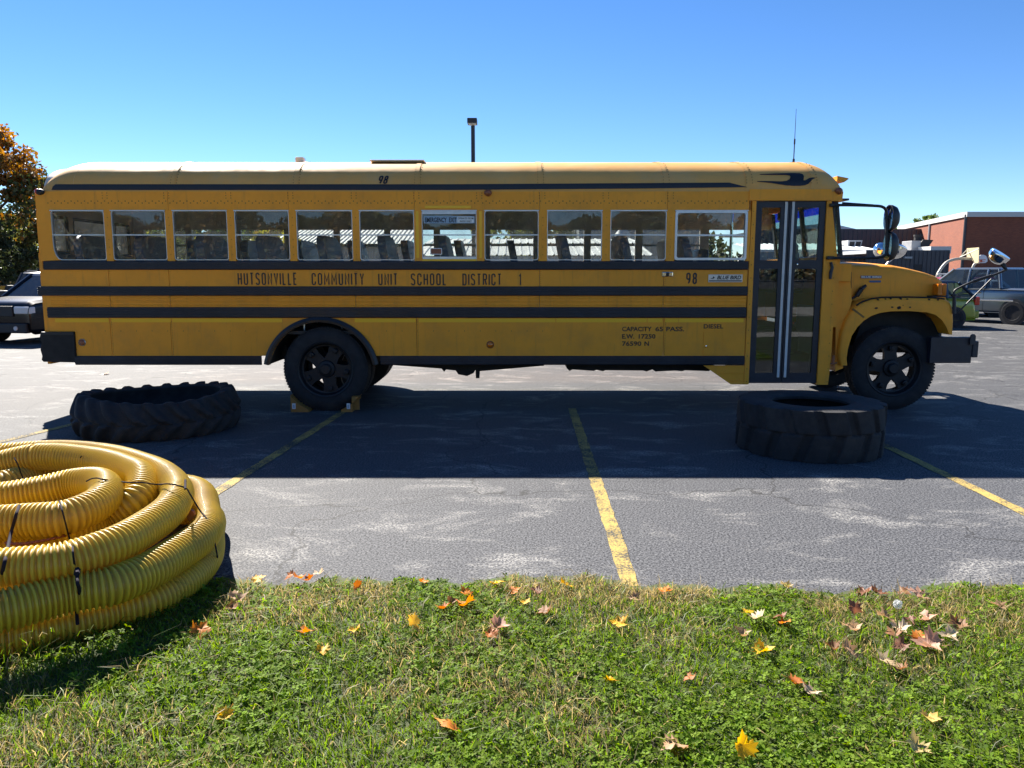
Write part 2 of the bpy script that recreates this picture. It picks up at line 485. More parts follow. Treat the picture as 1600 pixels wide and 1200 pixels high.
def path_sheet(ya, yb):
    xs = np.linspace(-45, 45, 90); ys = np.linspace(ya, yb, 6); X, Y = np.meshgrid(xs, ys); Z = lawn_z(X, Y) + 0.008
    i = np.arange(90*6).reshape(6, 90); f = np.stack([i[:-1,:-1], i[:-1,1:], i[1:,1:], i[1:,:-1]], -1).reshape(-1, 4)
    tag(npobj('footpath', np.stack([X, Y, Z], -1).reshape(-1, 3), f, M['concrete'], smooth=True), kind='structure')
path_sheet(-2.4, -0.9); path_sheet(-15, -9)

def leaf_mat(name, rough=0.5, trans=0.35, attr='tint', spec=0.4):
    m = bpy.data.materials.new(name); m.use_nodes = True
    N, L = m.node_tree.nodes, m.node_tree.links; b = N['Principled BSDF']
    a = N.new('ShaderNodeAttribute'); a.attribute_name = attr
    L.new(a.outputs['Color'], b.inputs['Base Color'])
    b.inputs['Roughness'].default_value = rough; b.inputs['Specular IOR Level'].default_value = spec
    t = N.new('ShaderNodeBsdfTranslucent'); g = N.new('ShaderNodeHueSaturation'); g.inputs['Value'].default_value = 1.5; g.inputs['Saturation'].default_value = 1.1
    L.new(a.outputs['Color'], g.inputs['Color']); L.new(g.outputs['Color'], t.inputs['Color'])
    mx = N.new('ShaderNodeMixShader'); mx.inputs['Fac'].default_value = trans
    L.new(b.outputs[0], mx.inputs[1]); L.new(t.outputs[0], mx.inputs[2]); L.new(mx.outputs[0], N['Material Output'].inputs['Surface'])
    MATS[name] = m; return m
leaf_mat('grass_blades', 0.5, 0.5, spec=0.3); leaf_mat('clover_leaves', 0.65, 0.42, spec=0.12); leaf_mat('tree_leaves', 0.55, 0.3); leaf_mat('maple_leaf', 0.6, 0.3)

def fbm(x, y, s, seed):
    r = np.random.RandomState(seed); out = 0
    for k in range(5):
        a, b, c, d = r.uniform(0, 6.28, 4); f = s * 1.7**k; th = r.uniform(0, 3.14)
        u, w = x*np.cos(th) + y*np.sin(th), -x*np.sin(th) + y*np.cos(th)
        out = out + (np.sin(u*f + a + 1.3*np.sin(w*f*0.7 + b)) * np.sin(w*f + c + 1.1*np.sin(u*f*0.6+d))) / 1.35**k
    return out
# hose footprint: keep it clear of tall growth
HOSE_C, HOSE_R = (-3.2, 4.08), (1.42, 1.33)
def in_hose(x, y, k=0.95):
    return ((x-HOSE_C[0])/HOSE_R[0])**2 + ((y-HOSE_C[1])/HOSE_R[1])**2 < k
def grass(n):
    x = nrs.uniform(-5.2, 5.2, n); d = nrs.uniform(-0.05, 2.55, n)
    y = lawn_edge(x) - d
    cl = fbm(x, y, 1.5, 3); dry = fbm(x, y, 2.2, 7)
    keep = (nrs.rand(n) < np.clip(0.75 - 0.25*cl, 0.25, 1)) & ~in_hose(x, y)
    keep &= (d > 0) | (nrs.rand(n) < 0.3)
    x, y, d, cl, dry = x[keep], y[keep], d[keep], cl[keep], dry[keep]; n = len(x)
    z = lawn_z(x, y) - 0.004
    edge = np.exp(-(d/0.28)**2)
    h = nrs.gamma(5, 0.0062, n) * (1 + 0.25*dry) + 0.012
    lng = nrs.rand(n) < 0.08; h = np.where(lng, h*1.5 + 0.035, h)
    # taller unmown grass hugging the hose
    hd = ((x-HOSE_C[0])/HOSE_R[0])**2 + ((y-HOSE_C[1])/HOSE_R[1])**2
    h *= 1 + 1.6*np.exp(-((hd-1.0)/0.16)**2) * (nrs.rand(n) < 0.6)
    w = nrs.uniform(0.0012, 0.0030, n)
    az = nrs.uniform(0, 2*PI, n); bend = np.where(lng, nrs.uniform(0.9, 1.5, n), nrs.uniform(0.1, 1.2, n))
    ft = nrs.uniform(0, 2*PI, n); fx, fy = np.cos(ft), np.sin(ft)
    dx, dy = np.cos(az), np.sin(az)
    def pt(s): return h*s*np.cos(bend*s*0.9), h*s*np.sin(bend*s)*1.15
    V = np.zeros((n, 5, 3))
    for i, (s, ww) in enumerate(((0,1),(0.55,0.85))):
        zz, off = pt(s)
        for j, sg in enumerate((-1, 1)):
            V[:, 2*i+j] = np.stack([x + dx*off + sg*fx*w*ww, y + dy*off + sg*fy*w*ww, z + zz], -1)
    zz, off = pt(1.0); V[:, 4] = np.stack([x + dx*off, y + dy*off, z + zz], -1)
    F = np.array([[0,1,3],[0,3,2],[2,3,4]])[None] + (np.arange(n)*5)[:, None, None]
    drym = np.clip(0.20 + 0.36*dry + 0.55*edge - 0.20*(d-0.3) + 0.25*lng, 0.07, 0.85)
    isdry = nrs.rand(n) < drym
    g = np.array([0.105,0.165,0.018])[None] * nrs.uniform(0.45, 1.7, (n,1)) + nrs.uniform(-0.012, 0.02, (n,1)) * np.array([1,0.4,0])
    b = np.array([0.32,0.25,0.115])[None] * nrs.uniform(0.5, 1.35, (n,1))
    col = np.clip(np.where(isdry[:,None], b, g), 0.01, 1)
    o = npobj('grass', V.reshape(-1,3), F.reshape(-1,3), M['grass_blades'], tint=np.repeat(col, 5, 0))
    tag(o, 'short mown grass with straw coloured blades along the asphalt edge', 'grass', kind='stuff')
grass(250000)
def clover(n):
    x = nrs.uniform(-5.2, 5.2, n); d = nrs.uniform(-0.02, 2.55, n); y = lawn_edge(x) - d
    cl = fbm(x, y, 1.5, 3); dry = fbm(x, y, 2.2, 7)
    keep = (nrs.rand(n) < np.clip(0.30 + 0.46*cl - 0.22*dry + 0.20*np.clip(d-0.5, 0, 1.3) + 0.25*(x > 0.9)*np.exp(-(d/0.4)**2), 0.02, 1)) & ~in_hose(x, y, 1.05)
    x, y, cl = x[keep], y[keep], cl[keep]; n = len(x)
    z = lawn_z(x, y) + nrs.uniform(0.008, 0.042, n)
    s = nrs.uniform(0.0055, 0.0118, n); a0 = nrs.uniform(0, 2*PI, n)
    tx, ty = nrs.normal(0, 0.4, n), nrs.normal(0, 0.4, n)
    V = np.zeros((n, 3, 5, 3))
    shape = [(0,0,0),(0.75,0.52,0.12),(1.45,0.42,0.22),(1.45,-0.42,0.22),(0.75,-0.52,0.12)]
    for k in range(3):
        a = a0 + k*2.094
        for i, (u, w, q) in enumerate(shape):
            px, py = (u*np.cos(a) - w*np.sin(a))*s, (u*np.sin(a) + w*np.cos(a))*s
            V[:, k, i] = np.stack([x+px, y+py, z + tx*px + ty*py + q*s*0.5], -1)
    F = np.array([[0,1,2],[0,2,3],[0,3,4]])[None] + (np.arange(n*3)*5)[:, None, None]
    col = np.array([0.135,0.22,0.018])[None] * nrs.uniform(0.5, 1.5, (n,1)) + nrs.uniform(-0.01, 0.03, (n,1)) * np.array([1,0.5,0])
    o = npobj('clover', V.reshape(-1,3), F.reshape(-1,3), M['clover_leaves'], tint=np.repeat(np.clip(col,0.01,1), 15, 0))
    tag(o, 'patches of small bright green clover leaves among the grass', 'clover', kind='stuff')
clover(150000)
# ================================================================== THE SCHOOL BUS
Y0, BW = 9.45, 2.40
YC, YF = Y0 + BW/2, Y0 + BW
def XB(px, py=430): return P(px, py, Y0).x
def H(py): return P(800, py, Y0).z
HB = H(408)                      # window sill: the wall leans in a little above it
H0 = H(299)                      # eaves: the roof curve starts here
LEAN, RH, RN = 0.004, 0.455, 2.5
def side_y(h):
    if h <= HB: return Y0
    if h <= H0: return Y0 + LEAN * (h-HB)/(H0-HB)
    w = BW/2 - LEAN; k = max(0.0, 1 - ((h-H0)/RH)**RN)
    return YC - w * k**(1/RN)
XR, XF = XB(62, 430), XB(1311, 400)       # rear wall, front of the body
HSK = H(570)
bus = thing('school_bus', (0.0, YC, 0.0), 'long yellow school bus with black rub rails parked side on across the bays', 'school bus')
def part(name, bm, m, parent=None, label=None, smooth=None, mats=None, kind=None):
    o = obj(name, bm, m, parent or bus, smooth=smooth, mats=mats)
    if label: o['label'] = label
    if kind: o['kind'] = kind
    return o
def skin(poly, off0=0.0, off1=0.02, bm=None, far=False):
    """poly of (x, h): a sheet that follows the side of the bus, from off0 proud (negative = outwards) to off1."""
    bm = bm or newbm()
    s = (lambda y: 2*YC - y) if far else (lambda y: y)
    return prism_map(bm, poly, lambda x, h: (x, s(side_y(h)+off0), h), lambda x, h: (x, s(side_y(h)+off1), h))
def rect(x0, x1, h0, h1): return [(x0,h0),(x1,h0),(x1,h1),(x0,h1)]
def rrect(x0, x1, h0, h1, r, n=4):
    pts = []
    for cx, cz, a in ((x1-r,h0+r,-90),(x1-r,h1-r,0),(x0+r,h1-r,90),(x0+r,h0+r,180)):
        for k in range(n+1):
            t = R(a + 90*k/n); pts.append((cx + r*math.cos(t), cz + r*math.sin(t)))
    return pts
def ring_skin(outer, inner, off0, off1, bm=None):
    """frame between two outlines with the same number of points"""
    bm = bm or newbm(); n = len(outer)
    def V(p, o): return bm.verts.new((p[0], side_y(p[1])+o, p[1]))
    A = [V(p, off0) for p in outer]; B = [V(p, off0) for p in inner]
    Cc = [V(p, off1) for p in outer]; D = [V(p, off1) for p in inner]
    for i in range(n):
        j = (i+1) % n
        bm.faces.new((A[i],A[j],B[j],B[i])); bm.faces.new((Cc[i],D[i],D[j],Cc[j]))
        bm.faces.new((A[i],Cc[i],Cc[j],A[j])); bm.faces.new((B[i],B[j],D[j],D[i]))
    return bm
PY, PK = M['bus_yellow_paint'], M['bus_black_paint']
XD0, XD1 = XB(1177, 430), XB(1286, 430)          # door opening
XP = XB(1168, 430)                                # end of the long side panels
G1 = 0.0025                                       # half of a panel joint

# ---------------------------------------------------------------- lower side: panels between seams
RWX, RWZ, RAR = XB(500, 500), H(586), 0.655       # rear wheel arch
def arch_cut(x0, x1, h0, h1):
    """outline of a panel with the wheel arch cut out of its lower edge"""
    pts = [(x0, h0)]
    if x0 < RWX - RAR and x1 > RWX + RAR:
        dz = h0 - RWZ; a0 = math.asin(max(-1, min(1, dz/RAR)))
        for k in range(25):
            a = PI - a0 - (PI - 2*a0) * k/24
            pts.append((RWX + RAR*math.cos(a), RWZ + RAR*math.sin(a)))
    return pts + [(x1,h0),(x1,h1),(x0,h1)]
seams_low = [XR+0.035, XB(173,520), XB(267,520), XB(651,520), XB(1037,520), XB(1165,520)]
for i in range(5):
    x0, x1 = seams_low[i]+G1, seams_low[i+1]-G1
    h0, h1 = H(556), H(497)+0.003
    if i == 0:
        poly = [(XB(119,540),h0),(x1,h0),(x1,h1),(x0,h1),(x0,H(518)),(XB(119,540),H(518))]
    else: poly = arch_cut(x0, x1, h0, h1)
    part('skirt_panel', skin(poly), PY)
seams_mid = [XR+0.035, XB(170,435), XB(264,435), XB(555,435), XB(843,435), XB(1037,435), XB(1168,435)]
for i in range(6):
    part('belt_panel', skin(rect(seams_mid[i]+G1, seams_mid[i+1]-G1, H(448), H(421))), PY)
for i in range(6):                                  # ribbed panel between the two middle rails
    x0, x1 = (seams_mid[i] if i else XB(80,470))+G1, seams_mid[i+1]-G1
    ha, hb = H(481), H(461)
    prof = [(ha,0),(ha+0.012,0)]
    for k in range(3):
        z = ha + 0.035 + k*0.046
        prof += [(z-0.013,0),(z-0.006,-0.007),(z+0.006,-0.007),(z+0.009,0.001)]
    prof += [(hb,0)]
    bm = newbm()
    va = [(bm.verts.new((x0, Y0+o, z)), bm.verts.new((x1, Y0+o, z))) for z, o in prof]
    for a, b in zip(va, va[1:]): bm.faces.new((a[0],a[1],b[1],b[0]))
    part('ribbed_panel', bm, PY)
bm = newbm(); bx(bm, XR+0.036, XB(80,470), Y0+0.001, Y0+0.02, H(497), H(460)); part('corner_filler', bm, PY)
# inner wall behind the panels, floor, ceiling liner
bm = newbm(); bx(bm, XR+0.03, XP-0.01, Y0+0.035, Y0+0.055, H(496), HB-0.012); bx(bm, XR+0.03, XB(1300,450), YF-0.055, YF-0.035, 0.60, HB-0.012)
part('inner_wall', bm, M['interior_lining'])
bm = newbm(); bx(bm, XR+0.05, XB(1165,450), Y0+0.06, YF-0.06, 0.96, 1.0); bx(bm, XB(1165,450)+0.002, XF-0.1, Y0+0.9, YF-0.06, 0.96, 1.0)
part('floor_pan', bm, M['interior_floor'])
# far side skin (plain, seen only from inside and below)
bm = newbm(); bx(bm, XR+0.03, XB(1290,450), YF-0.03, YF, HSK, HB-0.012); part('far_side_panel', bm, PY)

# ---------------------------------------------------------------- black rub rails with three ridges each
def rub_rail(xa, xb, pya, pyb, cap=True):
    ha, hb = H(pyb), H(pya); w = hb-ha
    prof = [(0,0),(0.0,-0.018),(0.10,-0.026)]
    for k in range(3):
        c = 0.26 + k*0.24
        prof += [(c-0.07,-0.026),(c-0.045,-0.034),(c+0.045,-0.034),(c+0.07,-0.026)]
    prof += [(0.92,-0.026),(1.0,-0.016),(1.0,0)]
    bm = newbm()
    A = [bm.verts.new((xa, Y0+o, ha+z*w)) for z, o in prof]; B = [bm.verts.new((xb, Y0+o, ha+z*w)) for z, o in prof]
    for i in range(len(prof)-1): bm.faces.new((A[i],B[i],B[i+1],A[i+1]))
    bm.faces.new(A); bm.faces.new(B[::-1])
    return part('rub_rail', bm, PK)
rub_rail(XB(70,415), XB(1168,415), 408, 421.5)
rub_rail(XB(61,455), XB(1167,455), 447.5, 462)
rub_rail(XB(76,488), XB(1165,488), 480, 496.5)
rub_rail(XB(119,563), RWX-0.735, 556, 570); rub_rail(RWX+0.735, XB(1162,563), 556, 570)
bm = newbm(); bx(bm, XR+0.035, XB(66,455)+0.01, Y0-0.0, Y0+0.02, H(462), H(448)); part('corner_filler', bm, PY)

# reflective yellow tape
tx = [(86,170),(174,267),(269,441),(554,650),(654,868),(869,1011),(1012,1035),(1039,1060),(1060.5,1162)]
for a, b in tx:
    bm = newbm(); bx(bm, XB(a,500)+0.002, XB(b,500)-0.002, Y0-0.003, Y0+0.001, H(503.5), H(497.5)); part('reflective_tape', bm, M['reflective_tape'])

# rear bumper boot, wrapped round the corner
bm = newbm()
poly = [(XB(65,520),H(521)),(XB(64,527),H(527)),(XB(67,536),H(536)),(XB(65,545),H(546)),(XB(68,556),H(556)),(XB(67,562),H(562)),(XB(70,564),H(565)),(XB(119,566),H(566)),(XB(117,520),H(521))]
prism(bm, poly, Y0-0.025, YF+0.025)
part('rear_bumper', bm, M['chassis_black'])
bm = newbm(); bx(bm, XB(66,520), XB(116.5,520), Y0-0.03, Y0+0.02, H(523), H(518.5)); part('bumper_cap', bm, M['black_trim'])

# ---------------------------------------------------------------- windows
HT, HS = H(329), H(407)
wins = [(80,163),(174,258.5),(270,355),(366.5,451.5),(463,550.5),(561.5,647),(659,744.5),(757,841.5),(855,941),(954,1041.5),(1055,1168)]
wx = [(XB(a,350), XB(b,350)) for a, b in wins]
TEARDROP = [(XB(79,330),H(330)),(XB(79,383),H(383)),(XB(82,398),H(398)),(XB(89,405.5),H(405.5))]
def window_outline(i, r=0.02, shrink=0.0):
    x0, x1 = wx[i]
    if i == 0:
        p = rrect(x0+shrink, x1-shrink, HS+0.004+shrink, HT-shrink, r)
        for k in range(5):
            t = R(180+90*k/4); p[15+k] = (x0+shrink+0.085*(1+math.cos(t)), HS+0.004+shrink+0.19*(1+math.sin(t)))
        return p
    return rrect(x0+shrink, x1-shrink, HS+0.004+shrink, HT-shrink, r)
# pillars
edges = [(XR+0.035, wx[0][0])] + [(wx[i][1], wx[i+1][0]) for i in range(10)]
for i, (a, b) in enumerate(edges):
    if i == 0:
        poly = [(a,HB)] + [q for q in window_outline(0, 0.03)[15:20]][::-1] + [(wx[0][0],HT+0.002),(a,HT+0.002)]
    else: poly = rect(a, b, HB, HT+0.002)
    part('window_pillar', skin(poly, -0.004, 0.05), PY)
part('window_pillar', skin(rect(wx[10][1], XP+0.01, HB, HT+0.002), -0.004, 0.05), PY)
# header above the windows
seams_hd = [XR+0.035, XB(262,315), XB(450,315), XB(647,315), XB(843,315), XB(1043,315), XB(1171,315)]
for i in range(6):
    part('header_panel', skin(rect(seams_hd[i]+G1*0.8, seams_hd[i+1]-G1*0.8, HT+0.002, H0)), PY)
def far_poly(poly): return [(x, 2*YC - side_y(h), h) for x, h in poly]
GW, AL = M['bus_window_glass'], M['aluminium']
for i, (x0, x1) in enumerate(wx):
    hm = H(367)
    w_out = 0.008
    out_p, in_p = window_outline(i, 0.03), window_outline(i, 0.026, w_out if i < 10 else 0.028)
    fr = part('window', ring_skin(out_p, in_p, 0.0 if i < 10 else -0.008, 0.045), AL)
    if i == 6: fr['label'] = 'emergency exit window with a lettered plate and yellow outline'
    if i == 10: fr['label'] = 'wide front window in a thick bright frame'
    s = w_out if i < 10 else 0.028
    bm = newbm(); skin(rect(x0+s, x1-s, hm-0.007 if i < 10 else hm-0.014, hm+0.007), 0.008, 0.03, bm)
    part('meeting_rail', bm, AL, fr)
    lo = rect(x0+s, x1-s, HS+0.004+s, hm-0.007)
    if i == 0: lo = [q for q in window_outline(0, 0.026, s) if q[1] < hm-0.03 and q[0] < x0+0.3] + [(x1-s, HS+0.004+s), (x1-s, hm-0.007), (x0+s, hm-0.007)]
    bm = newbm(); skin(lo, 0.016, 0.020, bm); part('pane', bm, GW, fr)
    bm = newbm(); skin(rect(x0+s, x1-s, hm+0.007, HT-s), 0.026, 0.030, bm); part('pane', bm, GW, fr)
    bm = newbm(); skin(rect(x0-0.004, x1+0.004, HT-0.006, HT+0.006), -0.014, 0.0, bm); part('drip_ledge', bm, AL, fr)
# emergency window trim
EW = wx[6]
for r_ in (rect(XB(664,324), XB(736,324), H(325.5), H(321.5)), rect(XB(650.5,370), XB(654.5,370), H(403), H(330)), rect(XB(749,370), XB(753,370), H(403), H(330))):
    part('reflective_tape', skin(r_, -0.008, -0.004), M['reflective_tape'])
part('reflective_tape', skin(rect(XB(660,406), XB(744.5,406), H(409), H(404.8)), -0.008, 0.002), M['reflective_tape'])
part('hinge_rail', skin(rect(EW[0]+0.01, EW[1]-0.01, H(334.5), H(330)), -0.006, 0.006), AL)
part('sash_rail', skin(rect(EW[0]+0.01, EW[1]-0.01, H(405), H(401)), -0.004, 0.006), AL)
ex = part('exit_plate', skin(rect(XB(662,342), XB(741.5,342), H(349), H(337.5)), 0.004, 0.012), M['sign_blue_grey'])
part('exit_plate', skin(rect(XB(714.5,342), XB(740.5,342), H(348), H(338.5)), 0.001, 0.004), M['aluminium'])
stk = part('sticker', ring_skin(rrect(XB(672,392),XB(690.5,392),H(397.8),H(387.5),0.01), rrect(XB(673.2,392),XB(689.3,392),H(396.6),H(388.7),0.008), 0.012, 0.0155), M['white_plastic'])
part('sticker_face', skin(rect(XB(673.2,392),XB(689.3,392),H(396.6),H(388.7)), 0.0125, 0.0150), M['marker_rust'], stk)

# far wall above the sill with its windows, mirrored from this side
fb = newbm()
skin(rect(XR+0.03, XF-0.05, H(346.5)+0.035, H0), 0.0, 0.05, fb, far=True)
fe = [(XR+0.03, wx[0][0])] + [(wx[i][1], wx[i+1][0]) for i in range(10)]
for a, b in fe: skin(rect(a, b, HB, H(346.5)+0.035), 0.0, 0.07, fb, far=True)
skin(rect(wx[10][1], wx[10][1]+0.13, HB, H(346.5)+0.035), 0.0, 0.07, fb, far=True)
part('far_window_frame', fb, M['interior_lining'])
for i, (x0, x1) in enumerate(wx):
    bm = newbm(); skin(rect(x0+0.002, x1-0.002, HB, H(346.5)+0.03), 0.018, 0.022, bm, far=True); pn = part('far_window', bm, GW)
    bm = newbm(); hm = H(372); skin(rect(x0+0.002, x1-0.002, hm-0.012, hm+0.012), 0.008, 0.0178, bm, far=True); part('meeting_rail', bm, AL, pn)

# ---------------------------------------------------------------- roof: panels between seams, rounded caps
def roof_section(k=1.0, sh=0.0, n=40):
    """(y, z) points across the bus; k scales the rise, sh pulls the sides in."""
    w = BW/2 - LEAN - sh; pts = []
    for i in range(n+1):
        t = PI * i/n; c, s = math.cos(t), math.sin(t)
        u = -w * math.copysign(abs(c)**(2/RN), c)
        pts.append((YC + u, H0 + RH*k * abs(s)**(2/RN)))
    return pts
def roof_loft(stations, raise_=0.0, thick=0.012):
    bm = newbm(); rows = []
    for x, k, sh in stations:
        rows.append([bm.verts.new((x, y, z + raise_)) for y, z in roof_section(k, sh - raise_)])
    for a, b in zip(rows, rows[1:]):
        for i in range(len(a)-1): bm.faces.new((a[i], a[i+1], b[i+1], b[i]))
    return bm
RF = M['roof_faded_paint']
XRC, XFC = XB(112,270), XB(1272,270)
RX0, RX1 = XB(60,290), XB(1319,300)
rs = [XRC, XB(268,275), XB(460,275), XB(650,275), XB(843,275), XB(1040,275), XB(1170,280), XFC]
def cap_stations(xa, xb):
    out = []
    for i in range(13):
        t = PI/2 * i/12
        k = math.cos(t)**0.85 if i < 12 else 0.0
        out.append((xa + (xb-xa)*math.sin(t), max(k, 0.001), 0.07*(1-math.cos(t))**1.5))
    return out
part('roof_cap', roof_loft(cap_stations(XRC, RX0)), RF, smooth=60)
for a, b in zip(rs, rs[1:]):
    part('roof_panel', roof_loft([(a+0.001,1,0),(b-0.001,1,0)]), RF, smooth=60)
part('roof_cap', roof_loft(cap_stations(XFC, RX1)), RF, smooth=60)
for x in rs[1:]:                                   # raised lap at each seam
    st = [(x-0.03,1,0),(x+0.03,1,0)]
    bm = roof_loft(st, 0.005)
    part('roof_seam', bm, RF, smooth=60)
# ceiling liner inside
bm = newbm(); rows = []
for x in (XR+0.1, XF-0.12):
    rows.append([bm.verts.new((x, YC + (y-YC)*0.95, H0-0.02 + (z-H0)*0.86)) for y, z in roof_section(1, 0)])
for i in range(len(rows[0])-1): bm.faces.new((rows[0][i], rows[0][i+1], rows[1][i+1], rows[1][i]))
part('ceiling', bm, M['interior_lining'], smooth=60)

# rear wall with its windows
RWIN = [(0.18,0.62,1.95,2.42),(0.72,1.68,1.95,2.42),(1.78,2.22,1.95,2.42)]
bm = newbm()
ys = [Y0+0.01, Y0+0.18, Y0+0.62, Y0+0.72, Y0+1.68, Y0+1.78, Y0+2.22, YF-0.01]
bx(bm, XR, XR+0.04, ys[0], ys[-1], HSK+0.01, 1.95); bx(bm, XR, XR+0.04, ys[0]+0.03, ys[-1]-0.03, 2.42, H0)
for a, b in ((0,1),(2,3),(4,5),(6,7)): bx(bm, XR, XR+0.04, ys[a]+(0.02 if a == 0 else 0), ys[b]-(0.02 if b == 7 else 0), 1.95, 2.42)
part('rear_wall', bm, PY)
bm = newbm(); xl = XR+0.0405
bx(bm, xl, xl+0.008, ys[0]+0.06, ys[-1]-0.06, 1.0, 1.95); bx(bm, xl, xl+0.008, ys[0]+0.06, ys[-1]-0.06, 2.42, H0)
for a, b in ((0,1),(2,3),(4,5),(6,7)): bx(bm, xl, xl+0.008, ys[a]+(0.06 if a == 0 else 0), ys[b]-(0.06 if b == 7 else 0), 1.95, 2.42)
part('rear_lining', bm, M['interior_lining'])
for a, b, c, d in RWIN:
    bm = newbm(); bx(bm, XR+0.012, XR+0.018, Y0+a, Y0+b, c, d); o = part('rear_window', bm, GW)
    bm = newbm(); t = 0.035
    for q in ((a,b,c,c+t),(a,b,d-t,d),(a,a+t,c+t,d-t),(b-t,b,c+t,d-t)): bx(bm, XR+0.019, XR+0.05, Y0+q[0], Y0+q[1], q[2], q[3])
    part('window_gasket', bm, M['black_trim'], o)

# ---------------------------------------------------------------- header over the door, posts, folding door
XH0, XH1 = XB(1171,300), XB(1299,300)
part('door_header', skin(rect(XH0, XH1, H(312.5), H(297)+0.01), -0.012, 0.02), PY)
part('door_header_ledge', skin(rect(XH0-0.005, XH1+0.005, H(313.5), H(312.2)), -0.024, -0.0), PY)
part('door_post', skin([(XP+0.012,H(600.5)),(XD0,H(600.5)),(XD0,H(314)),(XB(1176,314),H(314)),(XP+0.012,HB)], -0.006, 0.06), PY)
HP0, HP1 = XD1, XB(1306,430)
part('hinge_post', skin([(HP0,H(601)),(HP1-0.02,H(601)),(HP1,H(560)),(HP1,H(400)),(XB(1299,330),H(316)),(XB(1299,316),H(314)),(HP0,H(314))], -0.006, 0.06), PY)
part('front_corner', skin([(XB(1299,300),H(314)),(XB(1316,314),H(314)),(RX1-0.01,H(299.5)),(XB(1299,300),H(299.5))], -0.004, 0.05), PY)
part('step_well', skin([(XB(1099,571),H(571)),(XB(1142,600),H(600.5)),(XP+0.01,H(600.5)),(XP+0.01,H(571))], 0.0, 0.02), PY)
for py in (583, 594):
    bm = newbm(); a, b = XB(1122+ (py-583)*1.5,py), XB(1162,py); bx(bm, a, b, Y0-0.006, Y0+0.001, H(py)-0.008, H(py)+0.008, 0.004); part('step_rib', bm, PY)
mid = (XD0+XD1)/2 - 0.015
hd0, hd1 = H(599), H(314)
for k, (a, b) in enumerate(((XD0+0.004, mid-0.004),(mid+0.004, XD1-0.004))):
    leaf = None
    ia, ib = (a+0.075, b-0.10) if k == 0 else (a+0.095, b-0.07)
    bm = newbm(); z = [hd0, H(583), H(420), H(406.5), H(324), hd1]
    yy0, yy1 = Y0+0.02, Y0+0.055
    bx(bm, a, ia, yy0, yy1, z[0], z[5]); bx(bm, ib, b, yy0, yy1, z[0], z[5])
    for q in ((z[0],z[1]),(z[2],z[3]),(z[4],z[5])): bx(bm, ia, ib, yy0, yy1, q[0], q[1])
    leaf = part('door_leaf', bm, PK)
    for q in ((z[1],z[2]),(z[3],z[4])):
        bm = newbm(); bx(bm, ia, ib, Y0+0.032, Y0+0.038, q[0], q[1]); part('pane', bm, M['bus_door_glass'], leaf)
    sx = b - 0.055 if k == 0 else a + 0.022
    bm = newbm(); bx(bm, sx, sx+0.032, yy0-0.012, yy0-0.001, H(590), hd1-0.006, 0.005); part('weather_strip', bm, M['white_rubber'], leaf)
bm = newbm(); bx(bm, mid-0.003, mid+0.003, Y0+0.04, Y0+0.05, hd0, hd1); part('door_gasket', bm, M['black_trim'])
bm = newbm(); lathe(bm, [(0.0,-0.012),(0.009,-0.01),(0.012,0)], 'y', 12, (XB(1246.5,413), Y0+0.02, H(413))); part('door_lock', bm, M['chrome'], smooth=60)
# steps inside
bm = newbm(); bx(bm, XD0-0.02, XD1+0.02, Y0+0.075, Y0+0.9, 0.40, 0.43); bx(bm, XD0-0.02, XD1+0.02, Y0+0.35, Y0+0.9, 0.431, 0.69); part('step', bm, M['interior_floor'])
bm = newbm(); bx(bm, XD0-0.05, XD0-0.03, Y0+0.08, Y0+0.9, 0.42, 1.25); bx(bm, XD1+0.03, XD1+0.05, Y0+0.08, Y0+0.9, 0.42, 1.3); bx(bm, XD0-0.02, XD1+0.02, Y0+0.901, Y0+0.93, 0.42, 0.96); part('step_wall', bm, M['interior_lining'])

# ---------------------------------------------------------------- front: windshield, corner window, cowl
bm = newbm()
fx = XB(1318,380); xt = XB(1311,316)
def quarter(o0, o1, inset):
    return [(XB(1302,400)+inset, H(400)+inset),(fx-inset, H(400)+inset),(xt-inset, H(318)-inset),(XB(1302,318)+inset, H(318)-inset)]
part('corner_window_frame', ring_skin(quarter(0,0,0.0), quarter(0,0,0.028), -0.004, 0.05), M['black_trim'])
part('corner_window', skin(quarter(0,0,0.028), 0.014, 0.02), M['windshield_glass'])
def wx_at(h): return fx + (xt-fx) * (h - H(400))/(H(318)-H(400))
def wquad(y0, y1, h0, h1, o=0.0, t=0.006):
    bm = newbm()
    for a in (0,):
        v = [bm.verts.new((wx_at(h)+o+d, y, h)) for d in (0,t) for y, h in ((y0,h0),(y1,h0),(y1,h1),(y0,h1))]
        for f in ((0,1,2,3),(7,6,5,4),(0,4,5,1),(1,5,6,2),(2,6,7,3),(3,7,4,0)): bm.faces.new([v[i] for i in f])
    return bm
hb_, ht_ = H(398), H(312); hband = H(329)
for a, b in ((Y0+0.09, YC-0.025),(YC+0.025, YF-0.09)):
    o = part('windshield', wquad(a, b, hb_, hband-0.001), M['windshield_glass'])
    part('tint_band', wquad(a, b, hband+0.001, ht_), M['windshield_band'], o)
part('windshield_post', wquad(YC-0.024, YC+0.024, hb_, ht_, -0.03, 0.05), M['black_trim'])
part('windshield_post', wquad(Y0+0.05, Y0+0.088, hb_, ht_, -0.02, 0.035), M['black_trim'])
part('windshield_post', wquad(YF-0.088, YF-0.02, hb_, ht_, -0.02, 0.035), M['black_trim'])
bm = newbm(); bx(bm, XF-0.12, RX1-0.03, Y0+0.06, YF-0.06, H(311), H0+0.01); part('windshield_header', bm, PY)
bm = newbm(); bx(bm, XF-0.1, XF+0.03, Y0+0.03, YF-0.03, 1.05, H(401)); part('cowl', bm, PY)
